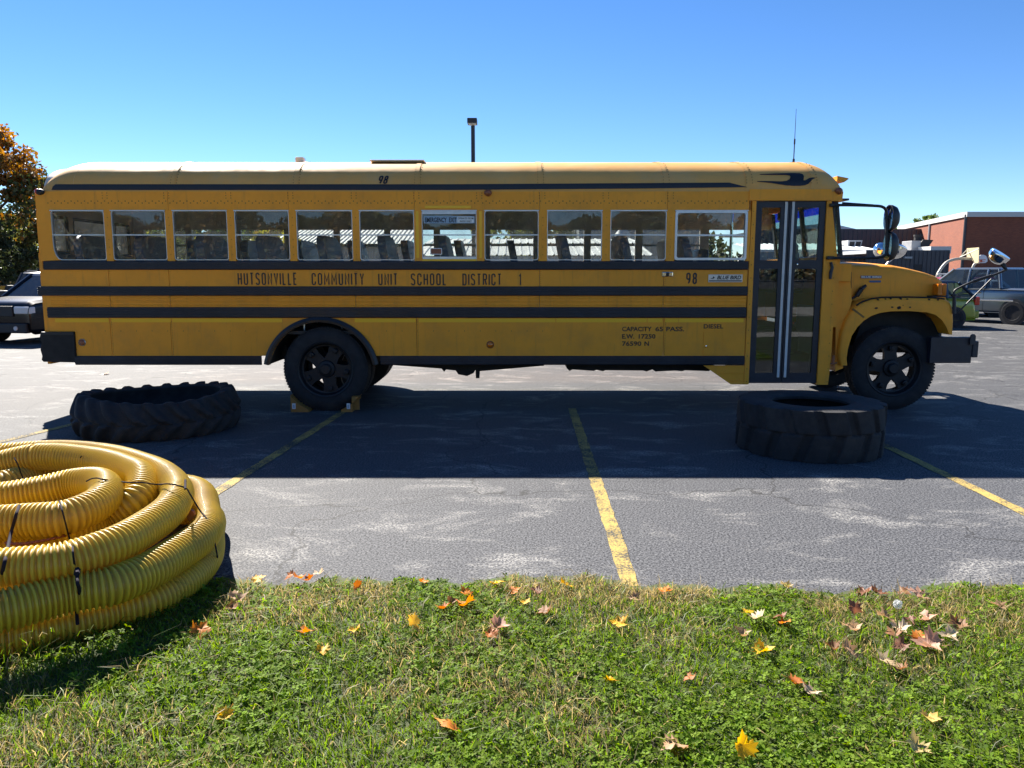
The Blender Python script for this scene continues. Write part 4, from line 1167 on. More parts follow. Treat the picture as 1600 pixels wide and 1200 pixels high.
# ---------------------------------------------------------------- painted stripe, bird emblem, lettering
def on_side(bm, off=-0.0025, thick=0.0):
    zs = [v.co.z for v in bm.verts]
    if max(zs) > H0:
        z0 = min(zs); n = int((max(zs)-z0)/0.012)
        for k in range(1, n):
            bmesh.ops.bisect_plane(bm, geom=bm.verts[:]+bm.edges[:]+bm.faces[:], plane_co=(0,0,z0+0.012*k), plane_no=(0,0,1))
    for v in bm.verts: v.co.y = side_y(v.co.z) + off
    return bm
def decal_poly(name, poly, m=None, off=-0.0075, cuts=False, parent=None):
    bm = newbm(); vs = [bm.verts.new((x, 0, z)) for x, z in poly]; bm.faces.new(vs)
    bmesh.ops.delete(bm, geom=bm.faces[:], context='FACES_ONLY')
    from mathutils.geometry import tessellate_polygon
    for t in tessellate_polygon([[Vector((x, z, 0)) for x, z in poly]]):
        try: bm.faces.new([vs[i] for i in t])
        except ValueError: pass
    if cuts:
        z0 = min(z for _, z in poly); z1 = max(z for _, z in poly); n = max(2, int((z1-z0)/0.012))
        for k in range(1, n):
            bmesh.ops.bisect_plane(bm, geom=bm.verts[:]+bm.edges[:]+bm.faces[:], plane_co=(0,0,z0+(z1-z0)*k/n), plane_no=(0,0,1))
    on_side(bm, off)
    return part(name, bm, m or M['decal_black'], parent)
def EV(px, py):                                     # where a photo ray meets the curved side
    Y = Y0
    for _ in range(8): Y = side_y(P(px, py, Y).z)
    p = P(px, py, Y); return p.x, p.z
decal_poly('roof_stripe', [EV(81,297),EV(83,291.5),EV(87,288)] + [EV(px, 288-(px-700)*0.006 if px > 700 else 288) for px in (200,400,600,700,900,1139)] + [EV(1168,292.5)] + [EV(px, 297-(px-700)*0.008 if px > 700 else 297) for px in (1000,900,700,600,400,200)])
Z4 = lambda x, y: EV(1020 + x/4, 180 + y/4)
decal_poly('bird_emblem', [Z4(*q) for q in ((668,368),(760,364),(880,361),(915,362),(935,368),(943,380),(942,396),(940,407),(950,408),(962,402),(975,393),(1000,389),(1020,391),(998,401),(985,415),(970,430),(950,438),(920,442),(880,442),(840,440),(800,434),(740,424),(652,416),(652,412),(740,412),(800,414),(835,410),(852,400),(860,388),(855,378),(835,374),(760,373),(668,372))])

# stroke alphabet for the painted gothic lettering
def A_(cx, cy, rx, ry, a0, a1, n=8): return [(cx+rx*math.cos(R(a0+(a1-a0)*k/n)), cy+ry*math.sin(R(a0+(a1-a0)*k/n))) for k in range(n+1)]
q = 0.16
def oval(x0, x1, y0, y1, ry=q):
    cx, rx = (x0+x1)/2, (x1-x0)/2
    return A_(cx, y1-ry, rx, ry, 0, 180) + A_(cx, y0+ry, rx, ry, 180, 360) + [(x1, y1-ry)]
GLY = {
 'H': [[(0,0),(0,1)],[(1,0),(1,1)],[(0,.5),(1,.5)]], 'U': [[(0,1)]+A_(.5,q,.5,q,180,360)+[(1,1)]],
 'T': [[(0,1),(1,1)],[(.5,0),(.5,1)]], 'O': [oval(0,1,0,1)],
 'S': [A_(.5,1-q,.5,q,0,180)+[(0,.72),(.1,.6),(.9,.42),(1,.3)]+A_(.5,q,.5,q,360,180)],
 'N': [[(0,0),(0,1),(1,0),(1,1)]], 'V': [[(0,1),(.5,0),(1,1)]], 'I': [[(.5,0),(.5,1)]], 'L': [[(0,1),(0,0),(1,0)]],
 'E': [[(1,1),(0,1),(0,0),(1,0)],[(0,.5),(.85,.5)]], 'C': [[(1,.72)]+A_(.5,1-q,.5,q,0,180)+A_(.5,q,.5,q,180,360)+[(1,.28)]],
 'M': [[(0,0),(0,1),(.5,.3),(1,1),(1,0)]], 'Y': [[(0,1),(.5,.45),(1,1)],[(.5,.45),(.5,0)]],
 'D': [[(0,0),(0,1),(.5,1)]+A_(.5,1-q,.5,q,90,0)+A_(.5,q,.5,q,0,-90)+[(0,0)]],
 'R': [[(0,0),(0,1),(.5,1)]+A_(.5,1-q,.5,q,90,0)+A_(.5,.48+q,.5,q,0,-90)+[(0,.48)],[(.5,.48),(1,0)]],
 '1': [[(.15,.82),(.55,1),(.55,0)]],
 '9': [oval(0,1,.42,1),[(1,.8),(1,.5),(.85,.2),(.55,0)]], '8': [oval(.06,.94,.52,1,.15),oval(0,1,0,.52,.17)],
}
NARROW = {'I': 0.15, '1': 0.35, 'M': 1.25, 'N': 1.05, 'L': 0.85, 'E': 0.85, 'T': 0.95}
def ribbon(bm, pts, w):
    pts = [Vector((p[0], p[1])) for p in pts]
    out = [pts[0]]
    for p in pts[1:]:
        if (p-out[-1]).length > 1e-5: out.append(p)
    pts = out; L_, R_ = [], []
    closed = (pts[0]-pts[-1]).length < 1e-4
    if closed: pts = pts[:-1]
    n = len(pts)
    for i in range(n):
        a = pts[i-1] if (i > 0 or closed) else None; b = pts[(i+1) % n] if (i < n-1 or closed) else None
        d1 = (pts[i]-a).normalized() if a is not None else None; d2 = (b-pts[i]).normalized() if b is not None else None
        if d1 is None: nn, s = Vector((-d2.y, d2.x)), 1
        elif d2 is None: nn, s = Vector((-d1.y, d1.x)), 1
        else:
            n1, n2 = Vector((-d1.y,d1.x)), Vector((-d2.y,d2.x)); nn = n1+n2
            nn = nn.normalized() if nn.length > 1e-4 else n1; s = 1/max(0.45, nn.dot(n1))
        L_.append(bm.verts.new((pts[i].x+nn.x*w/2*s, 0, pts[i].y+nn.y*w/2*s))); R_.append(bm.verts.new((pts[i].x-nn.x*w/2*s, 0, pts[i].y-nn.y*w/2*s)))
    for i in range(n if closed else n-1):
        j = (i+1) % n; bm.faces.new((L_[i],L_[j],R_[j],R_[i]))
def stroke_text(txt, x0, x1, z0, z1, sw, slant=0.0, gap=0.42, off=-0.003, m=None):
    ws = [NARROW.get(c, 1.0) for c in txt]; tot = sum(ws) + gap*(len(txt)-1); u = (x1-x0)/tot; bm = newbm(); x = x0
    for c, w in zip(txt, ws):
        for pl in GLY[c]:
            ribbon(bm, [(x + sw/2 + px*(w*u-sw) + slant*(pz*(z1-z0)), z0 + sw/2 + pz*(z1-z0-sw)) for px, pz in pl], sw)
        x += (w+gap)*u
    on_side(bm, off)
    for i, v in enumerate(bm.verts): v.co.y -= 0.00001*(i % 7)
    return part('lettering', bm, m or M['decal_black'])
for wd, a, b in (('HUTSONVILLE',371.5,464),('COMMUNITY',487,569),('UNIT',591,621),('SCHOOL',642,697.5),('DISTRICT',722.5,783.5),('1',810,816)):
    stroke_text(wd, XB(a,437), XB(b,437), H(445.5 + (a-371)*0.0016), H(426 + (a-371)*0.004), 0.016)
stroke_text('98', XB(1072,436), XB(1089,436), H(444), H(426), 0.019)
# roof number (slanted, heavy)
x0r, z0r = EV(590,287.5); x1r, z1r = EV(608,274.5)
stroke_text('98', x0r, x1r-0.02, z0r, z1r, 0.0175, slant=0.22, gap=0.28, off=-0.0075)

def font_mesh(txt, bold=0.0):
    cu = bpy.data.curves.new('f', 'FONT'); cu.body = txt; cu.resolution_u = 3; cu.offset = bold
    o = bpy.data.objects.new('f', cu); C.objects.link(o)
    dg = bpy.context.evaluated_depsgraph_get(); me = bpy.data.meshes.new_from_object(o.evaluated_get(dg))
    bpy.data.objects.remove(o); bpy.data.curves.remove(cu); return me
def print_text(txt, x0, x1, z0, z1, y=None, m=None, bold=0.02, parent=None, name='lettering', off=-0.003, shear=0.0):
    me = font_mesh(txt, bold); co = np.zeros(len(me.vertices)*3); me.vertices.foreach_get('co', co); co = co.reshape(-1,3)
    mn, mx_ = co.min(0), co.max(0); bm = newbm(); bm.from_mesh(me); bpy.data.meshes.remove(me)
    for v in bm.verts:
        u, w = (v.co.x-mn[0])/(mx_[0]-mn[0]), (v.co.y-mn[1])/(mx_[1]-mn[1])
        z = z0 + w*(z1-z0); v.co = Vector((x0+u*(x1-x0) + shear*(z-z0), (side_y(z) if y is None else y)+off, z))
    return part(name, bm, m or M['decal_black'], parent)
print_text('CAPACITY', XB(972,514), XB(1018,514), H(517.6), H(510.5)); print_text('65', XB(1024,514), XB(1036,514), H(517.6), H(510.5)); print_text('PASS.', XB(1041,514), XB(1069,514), H(517.6), H(510.5))
print_text('E.W.', XB(972,525), XB(991,525), H(529.2), H(522)); print_text('17250', XB(998,525), XB(1024,525), H(529.2), H(522))
print_text('76590', XB(972,537), XB(1002,537), H(540.5), H(533.3)); print_text('N', XB(1007,537), XB(1014,537), H(540.5), H(533.3))
print_text('DIESEL', XB(1099.5,510), XB(1130,510), H(513.3), H(506.5))
print_text('EMERGENCY', XB(664,343), XB(698,343), H(347.5), H(339.7), off=0.0025, parent=ex, bold=0.03)
print_text('EXIT', XB(701.5,343), XB(713.5,343), H(347.5), H(339.7), off=0.0025, parent=ex, bold=0.03)
print_text('OPERATES FROM', XB(715.5,341), XB(739.5,341), H(342.6), H(339.6), off=-0.0005, parent=ex)
print_text('INSIDE ONLY', XB(718.5,346), XB(737,346), H(347.2), H(344.2), off=-0.0005, parent=ex)
# maker's plate on the belt and badge on the hood
a, b = XB(1106.5,434), XB(1160,434)
bm = newbm(); bx(bm, a, b, Y0-0.008, Y0-0.0005, H(441), H(428.8), 0.003); pl_ = part('name_plate', bm, M['badge_silver'])
bm = newbm(); bx(bm, a+0.01, b-0.01, Y0-0.0095, Y0-0.0078, H(439.7), H(438.0)); part('plate_stripe', bm, M['bus_black_paint'], pl_)
print_text('BLUE BIRD', XB(1120,434), XB(1157,434), H(436.6), H(430.6), Y0-0.008, parent=pl_, bold=0.03, shear=0.25, off=-0.0015)
bw_, bh_ = XB(1117,434)-XB(1109,434), H(431.5)-H(436)
decal = [(0,.35),(.5,.3),(.62,.85),(.8,.95),(.75,.6),(1,.75),(.8,.2),(.4,.05)]
bm = newbm(); vs = [bm.verts.new((XB(1109,434)+x*bw_, Y0-0.0095, H(436)+z*bh_)) for x, z in decal]; bm.faces.new(vs); part('bird_emblem', bm, M['decal_black'], pl_)
def hq(px, py): p = P(px, py, YH-0.002); return p.x, p.z
a, b = hq(1345,434.8), hq(1377.5,430.8)
bm = newbm(); bx(bm, a[0], b[0], YH-0.006, YH+0.008, a[1], b[1], 0.002); bd = part('hood_badge', bm, M['badge_blue'], hood)
print_text('BLUE BIRD', a[0]+0.006, b[0]-0.006, a[1]+0.005, b[1]-0.005, YH-0.0065, M['badge_silver'], 0.03, bd, off=-0.001)
a, b = hq(1358.5,441.3), hq(1376.5,438.3)
bm = newbm(); bx(bm, a[0], b[0], YH-0.006, YH+0.008, a[1], b[1], 0.002); bd = part('hood_badge', bm, M['badge_blue'], hood)

# ---------------------------------------------------------------- rivets: hundreds, joined
rv = newbm()
def rivet(x, z, r=0.006, off=0.0):
    y = side_y(z) + off
    ring = [rv.verts.new((x + r*math.cos(2*PI*k/6), y-0.0005, z + r*math.sin(2*PI*k/6))) for k in range(6)]
    t = rv.verts.new((x, y-0.0045, z))
    for k in range(6): rv.faces.new((ring[k], ring[(k+1)%6], t))
for i in range(11):                                  # zigzag rows over each window
    x0, x1 = wx[i][0]-0.02, wx[i][1]+0.02; n = int((x1-x0)/0.040)
    for k in range(n+1): rivet(x0 + (x1-x0)*k/n, H(314.2) if k % 2 else H(317.2), 0.0075)
    for py in (301.5, 305.5, 309.5):
        if i: rivet(wx[i][0]-0.03, H(py)); rivet((wx[i-1][1]+wx[i][0])/2-0.045, H(py))
for x in seams_low[1:5]:
    for k in range(22):
        z = H(502) + (H(554)-H(502))*k/21
        if abs(x-RWX) > 0.74: rivet(x+0.018, z, 0.0045)
for x in seams_mid[1:6]:
    for k in range(8): rivet(x+0.015, H(424) + (H(446)-H(424))*k/7, 0.004)
for k in range(30):
    x = XB(140,517) + k*0.192
    if abs(x-RWX) > 0.76 and x < XP-0.05: rivet(x, H(517.2), 0.0055)
for k in range(10):
    for py in (340,352,374,386,398): rivet((wx[k][1]+wx[k+1][0])/2, H(py), 0.005, -0.004)
for k in range(28): rivet(XH0+0.03+(XH1-XH0-0.06)*k/27, H(296), 0.005, -0.0)
for k in range(14):
    rivet(XP+0.04, H(330)+(H(596)-H(330))*k/13, 0.006, -0.006); rivet(HP1-0.03, H(330)+(H(596)-H(330))*k/13, 0.006, -0.006)
for x in rs[1:]:
    for k in range(9):
        z = H0+0.10+0.035*k
        if z < H0+RH-0.03: rivet(x-0.02, z, 0.006, -0.006); rivet(x+0.05, z, 0.006, -0.001)
part('rivet', rv, M['seam_brown'], kind='stuff')
# ================================================================== THINGS ROUND THE BUS
# ---------------------------------------------------------------- wheel chocks under the rear tyre
mat('chock_yellow', (0.34,0.16,0.03), 0.6, noise=0.15, dirt=(0.12,0.08,0.04), dirt_amt=0.6, dirt_scale=8)
for sg, lab in ((-1,'yellow wheel chock with a white sticker wedged behind the rear tyre'),(1,'yellow wheel chock with open end wedged ahead of the rear tyre')):
    xw = XB(508,578); t = thing('wheel_chock', (xw + sg*0.3, 9.44, 0), lab, 'wheel chock', 'chocks under the rear wheel')
    arcp = []
    for k in range(9):
        a = R(-90 + sg*(22 + 30*k/8)); arcp.append((xw + 0.532*math.cos(a), 0.525 + 0.532*math.sin(a)))
    xo = XB(457,640) if sg < 0 else XB(552,640)
    poly = [(arcp[0][0], 0.004)] + arcp + ([(xo, arcp[-1][1]+0.02)] if sg < 0 else [(xo, arcp[-1][1]+0.0)]) + [(xo, 0.004)]
    bm = newbm(); prism(bm, poly, 9.38, 9.60); obj('wedge', bm, M['chock_yellow'], t)
    if sg > 0:
        bm = newbm(); bx(bm, xo+0.001, xo+0.075, 9.46, 9.475, 0.02, 0.17); bx(bm, xo+0.001, xo+0.075, 9.52, 9.60, 0.15, 0.17); obj('end_plate', bm, M['chock_yellow'], t)
    sx = XB(461.5,639) if sg < 0 else XB(546,639)
    bm = newbm(); bx(bm, sx-0.018, sx+0.025, 9.377, 9.3795, 0.045, 0.115); st = obj('sticker', bm, M['white_plastic'], t)
    bm = newbm(); bx(bm, sx-0.008, sx+0.014, 9.3755, 9.3768, 0.055, 0.10); obj('sticker_print', bm, M['sign_blue_grey'], st)

# ---------------------------------------------------------------- worn tractor tyre (left)
def tyre_mesh(name, c, prof, lug, m, label, nth=288, rz=0.0, warp=None, size=1.0):
    """prof: (radius, z, tread weight) down the outside then up the inside; lug(theta, z, w) -> (dr, dz)"""
    V = []
    for k in range(nth):
        t = 2*PI*k/nth
        for r, z, w in prof:
            dr, dz = lug(t, z, w); rr = r + dr
            V.append((rr*math.cos(t), rr*math.sin(t), z + dz))
    V = np.array(V)*np.array([size,size,1.0]); m_ = len(prof)
    if warp: V = warp(V)
    i = np.arange(nth*m_).reshape(nth, m_); j = np.roll(i, -1, 0)
    F = np.stack([i, j, np.roll(j,-1,1), np.roll(i,-1,1)], -1).reshape(-1,4)
    o = npobj(name, V, F, m, smooth=True); o.location = c; o.rotation_euler = (0,0,rz)
    o.data.set_sharp_from_angle(angle=R(38))
    return tag(o, label, 'tire')
def sstep(a, b, x): 
    t = max(0.0, min(1.0, (x-a)/(b-a))); return t*t*(3-2*t)
HT1 = 0.40
def lug1(t, z, w):
    u = z/HT1 - 0.5; nl = 22
    ph = (t*nl/(2*PI) + (abs(u)**0.9)*1.5*(1 if u > 0 else 1) + (0.5 if u < 0 else 0)) % 1.0
    b = sstep(0.02,0.22,ph) * (1 - sstep(0.46,0.66,ph))
    fade = sstep(0.015, 0.10, abs(u))
    wob = 0.006*math.sin(3*t+1) + 0.004*math.sin(7*t)
    return (w*(0.052*b*(0.5+0.5*fade) + wob), (0.022*b*sstep(0.30,0.5,u) - 0.004)*min(1.0, w*2))
prof1 = []
for k in range(25):                                     # outside, top to bottom
    u = k/24; z = HT1*(1-u); prof1.append((0.80 + 0.085*math.sin(PI*min(1,max(0,u)))**0.8 - 0.02*(1-u), z, 1.0))
prof1 += [(0.76,0.0,0.4),(0.70,0.0,0.0),(0.71,0.05,0.0),(0.755,0.12,0.0),(0.775,0.20,0.0),(0.755,0.29,0.0),(0.715,0.35,0.0),(0.70,0.375,0.0),(0.705,0.392,0.0),(0.735,0.40,0.5)]
def warp1(V):
    V = V.copy(); x, y = V[:,0], V[:,1]
    V[:,2] = V[:,2] * (1 + 0.06*np.sin(np.arctan2(y,x)*2+0.4)); return V
tyre_mesh('tractor_tire', (-3.93, 8.43, 0.0), prof1, lug1, M['old_tire_rubber'], 'worn bald tractor tire with scalloped lugs lying on its side near the bus rear', warp=warp1, size=0.935)

# ---------------------------------------------------------------- loader tyre (right)
HT2 = 0.485
def lug2(t, z, w):
    u = z/HT2; nl = 15
    off = 0.0 if u > 0.52 else 0.5
    ph = (t*nl/(2*PI) + off + abs(u-0.52)*0.55) % 1.0
    b = sstep(0.0,0.07,ph)*(1-sstep(0.70,0.80,ph))
    row = 1 - 0.45*math.exp(-((u-0.52)/0.016)**2)
    return (w*0.034*b*row + w*0.004*math.sin(5*t+3*u), 0.0)
prof2 = [(0.42,0.42,0),(0.375,0.43,0),(0.37,0.455,0),(0.39,0.474,0),(0.44,0.481,0),(0.54,0.487,0),(0.60,0.486,0.0),(0.63,0.483,0.25),(0.655,0.478,0.7)]
for k in range(40):
    u = k/39; prof2.append((0.668 + 0.006*math.sin(PI*u), HT2*0.975*(1-u) + 0.006*u, 1.0))
prof2 += [(0.62,0.0,0.5),(0.50,0.0,0),(0.39,0.01,0),(0.37,0.03,0),(0.375,0.055,0),(0.42,0.065,0),(0.58,0.09,0),(0.60,0.24,0),(0.58,0.39,0)]
tyre_mesh('loader_tire', (2.92, 7.44, 0.0), prof2, lug2, M['old_tire_rubber'], 'thick blocky loader tire lying flat in front of the bus door', nth=408, size=0.97)

# ---------------------------------------------------------------- coil of yellow corrugated drain hose
def hose_material():
    m = mat('hose_yellow', (0.72,0.49,0.030), 0.40, coat=0.12, noise=0.10, nscale=1.5, dirt=(0.24,0.12,0.06), dirt_amt=0.6, dirt_scale=1.5)
    nt = m.node_tree; N, L = nt.nodes, nt.links; b = N['Principled BSDF']
    b.inputs['Subsurface Weight'].default_value = 0.0
    # dark brown painted into the grooves, standing in for shade between the ribs
    at = N.new('ShaderNodeAttribute'); at.attribute_name = 'groove_shade'
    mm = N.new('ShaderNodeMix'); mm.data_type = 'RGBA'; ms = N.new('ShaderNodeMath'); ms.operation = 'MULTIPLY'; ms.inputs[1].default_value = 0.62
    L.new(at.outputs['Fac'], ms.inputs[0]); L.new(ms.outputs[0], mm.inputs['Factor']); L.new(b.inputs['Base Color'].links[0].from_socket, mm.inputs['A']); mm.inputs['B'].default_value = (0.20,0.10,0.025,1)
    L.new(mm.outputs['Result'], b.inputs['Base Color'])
    t = N.new('ShaderNodeBsdfTranslucent'); t.inputs['Color'].default_value = (0.78,0.52,0.03,1)
    mx = N.new('ShaderNodeMixShader'); mx.inputs['Fac'].default_value = 0.15
    L.new(b.outputs[0], mx.inputs[1]); L.new(t.outputs[0], mx.inputs[2]); L.new(mx.outputs[0], N['Material Output'].inputs['Surface'])
    return m
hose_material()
HR = 0.093
def cat_closed(ctrl, step):
    Q = [np.array(c, float) for c in ctrl]; n = len(Q); out = []
    for i in range(n):
        a, b, c, d = Q[i-1], Q[i], Q[(i+1)%n], Q[(i+2)%n]
        l0, l1, l2 = np.linalg.norm(b-a), np.linalg.norm(c-b), np.linalg.norm(d-c)
        m1 = ((b-a)/l0*l1 + (c-b)/l1*l0)/(l0+l1)*l1; m2 = ((c-b)/l1*l2 + (d-c)/l2*l1)/(l1+l2)*l1
        for k in range(40):
            t = k/40; out.append((2*t**3-3*t*t+1)*b + (t**3-2*t*t+t)*m1 + (3*t*t-2*t**3)*c + (t**3-t*t)*m2)
    out = np.array(out); seg = np.linalg.norm(np.roll(out,-1,0)-out, axis=1); s = np.concatenate([[0], np.cumsum(seg)]); tot = s[-1]
    n2 = int(tot/step); ss = np.linspace(0, tot, n2, endpoint=False); ext = np.vstack([out, out[:1]])
    return np.stack([np.interp(ss, s, ext[:,j]) for j in range(3)], 1)
def corrugated(ctrl, name, parent, r=HR, pitch=0.0245):
    sub = 8; p = cat_closed(ctrl, pitch/sub); n = (len(p)//sub)*sub; p = p[:n]
    d = np.roll(p,-1,0) - np.roll(p,1,0); d /= np.linalg.norm(d,axis=1)[:,None]
    up = np.array([0,0,1.0]); u = np.cross(d, up); u /= np.linalg.norm(u,axis=1)[:,None]; w = np.cross(u, d)
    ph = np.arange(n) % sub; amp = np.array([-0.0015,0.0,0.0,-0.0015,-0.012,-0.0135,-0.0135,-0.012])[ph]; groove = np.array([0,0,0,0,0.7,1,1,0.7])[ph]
    K = 20; t = np.arange(K)*2*PI/K
    rr = (r + amp)[:,None]
    V = p[:,None,:] + rr[...,None]*(u[:,None,:]*np.cos(t)[None,:,None] + w[:,None,:]*np.sin(t)[None,:,None])
    i = np.arange(n*K).reshape(n,K); j = np.roll(i,-1,0)
    F = np.stack([i, np.roll(i,-1,1), np.roll(j,-1,1), j], -1).reshape(-1,4)
    V = V.reshape(-1,3) - np.array(org(parent))
    groove_shade = groove[:,None] * nrs.uniform(0.55, 1.0, (n,1)) * np.ones((1,K)); tint = np.repeat(groove_shade.reshape(-1,1), 3, 1)
    o = npobj(name, V, F, M['hose_yellow'], parent, smooth=True, tint=tint, attr='groove_shade'); o.data.set_sharp_from_angle(angle=R(50)); return o
hose = thing('drain_hose', (-3.2, 4.45, 0.02), 'big coil of yellow corrugated drain hose bound with dark ties at the lawn edge', 'drain hose')
CX = -3.22
def loop(pxs, left):
    """pxs: measured (px, py, h) along the visible right half, back to front; left: hidden half in metres"""
    return [tuple(G(*q)) for q in pxs] + left
def ell(ax, ay, cy, h, angs, cx=CX): return [(cx+ax*math.cos(R(a)), cy+ay*math.sin(R(a)), h) for a in angs]
loops = [
 ('e', loop([(310,800,.10),(326,840,.10),(316,880,.10),(275,917,.10),(225,942,.10),(175,956,.10),(110,974,.10),(20,995,.10)], ell(1.36,1.30,4.12,.10,(255,232,208,180,150,125,100,75,48)))),
 ('d', loop([(296,764,.285),(320,800,.285),(318,835,.285),(275,866,.285),(225,895,.285),(175,915,.285),(100,930,.285),(0,955,.285)], ell(1.36,1.22,4.02,.285,(258,235,208,180,150,125,102,78,58)))),
 ('a', loop([(87,708,.45),(165,714,.45),(220,728,.45),(262,748,.45),(277,772,.44),(262,800,.43),(222,829,.42),(172,855,.42),(100,878,.41),(0,889,.41)], ell(1.36,1.08,4.22,.43,(256,232,205,180,150,125,108)))),
 ('b', loop([(60,714,.47),(140,719,.47),(196,733,.47),(222,752,.46),(208,785,.40),(165,812,.32),(100,838,.30),(0,850,.30)], ell(1.0,0.72,4.35,.36,(240,210,180,150,122)))),
 ('c', loop([(0,758,.33),(62,742,.33),(125,738,.33),(162,750,.33),(168,778,.30),(120,812,.28),(40,830,.27)], ell(0.72,0.55,4.6,.29,(238,205,175,145,122)))),
 ('i', loop([(0,778,.40),(60,768,.42),(115,756,.45),(150,754,.47),(166,768,.47),(150,789,.46),(105,808,.45),(30,815,.44)], ell(0.62,0.36,4.15,.43,(240,210,180,150,122), CX+0.05))),
]
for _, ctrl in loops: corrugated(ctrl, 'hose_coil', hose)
mat('tie_dark', (0.025,0.02,0.03), 0.85, spec=0.1)
def tie(pts, r=0.006):
    bm = newbm(); r *= 0.7; tube(bm, smooth_path([tuple(G(*q)) for q in pts], 6), r, 6); return obj('hose_tie', bm, M['tie_dark'], hose, smooth=60)
tie([(186,752,.47),(200,754,.56),(222,754,.565),(245,757,.50),(262,756,.555),(280,759,.55),(291,763,.53),(297,772,.50),(312,797,.40),(323,811,.37),(332,834,.30),(338,860,.22),(340,872,.12)])
tie([(289.5,750,.56),(289.5,764,.55)], 0.009)
tie([(93,783,.54),(97,797,.54),(103,820,.46),(109,843,.36),(113,850,.46),(114,864,.50),(117,885,.40),(120,893,.38)])
tie([(120,893,.385),(121,910,.38),(124,922,.33),(123,940,.25),(120,955,.19),(121,975,.16)], 0.011)
tie([(121,890,.40),(120,897,.40)], 0.018)
tie([(30,790,.54),(25,805,.53),(18,830,.44),(12,856,.42),(8,875,.48),(2,900,.40)], 0.011)
tie([(22,715,.56),(28,726,.52),(35,745,.40),(42,758,.38),(46,775,.36)], 0.006)
tie([(127,713,.52),(122,722,.46),(118,733,.40)], 0.006)
tie([(135,752,.53),(143,748,.56),(152,747,.57),(160,749,.57),(170,751,.55)], 0.006)
# a hole torn in the pipe wall at the right of the coil
bm = newbm(); c = G(298,806,.36)
pl = [(c.x+0.022*math.cos(2*PI*k/16)*1.0, c.z+0.034*math.sin(2*PI*k/16)) for k in range(16)]
prism(bm, pl, c.y-0.004, c.y+0.02); xf(bm, Matrix.Identity(4)); obj('pipe_knot', bm, M['marker_rust'], hose)
# orange ripped edge under the inner coil
bm = newbm(); pts = [G(x, y, .36) for x, y in ((8,848),(30,850),(55,847),(80,842),(103,836),(113,829))]
tube(bm, smooth_path(pts, 6), [0.010 if k % 2 else 0.006 for k in range(31)], 6); obj('torn_seam', bm, M['marker_rust'], hose)

# ---------------------------------------------------------------- dandelion clock
mat('stem_green', (0.20,0.17,0.06), 0.6); mat('down_white', (0.75,0.75,0.72), 0.8)
zb_ = G(1397,1024,.05); zt_ = P(1403,944,zb_.y+0.01)
dd = thing('dandelion', (zb_.x, zb_.y, 0.05), 'white dandelion seed head on a tall bare stem in the lawn', 'dandelion')
bm = newbm(); tube(bm, smooth_path([(zb_.x,zb_.y,0.02),(zb_.x-0.003,zb_.y+0.003,0.12),(zb_.x+0.006,zb_.y+0.005,0.2),tuple(zt_)],5), 0.0022, 6); obj('stem', bm, M['stem_green'], dd)
bm = newbm()
for k in range(110):
    d = Vector((rnd.gauss(0,1),rnd.gauss(0,1),rnd.gauss(0,1))).normalized(); u, w = frame_at(d); c = Vector(zt_); rr = 0.019*rnd.uniform(.9,1.05)
    for q in range(4):
        a = q*PI/4+rnd.random(); e = u*math.cos(a)+w*math.sin(a)
        vs = [bm.verts.new(p) for p in (c+d*rr*0.75, c+d*rr+e*0.006, c+d*rr+e*0.006+d.cross(e)*0.0012)]; bm.faces.new(vs)
        vs = [bm.verts.new(p) for p in (c+d*rr*0.75, c+d*rr-e*0.006, c+d*rr-e*0.006+d.cross(e)*0.0012)]; bm.faces.new(vs)
tube(bm, [c, c+Vector((0,0,0.006))], 0.004, 6)
obj('seed_head', bm, M['down_white'], dd)

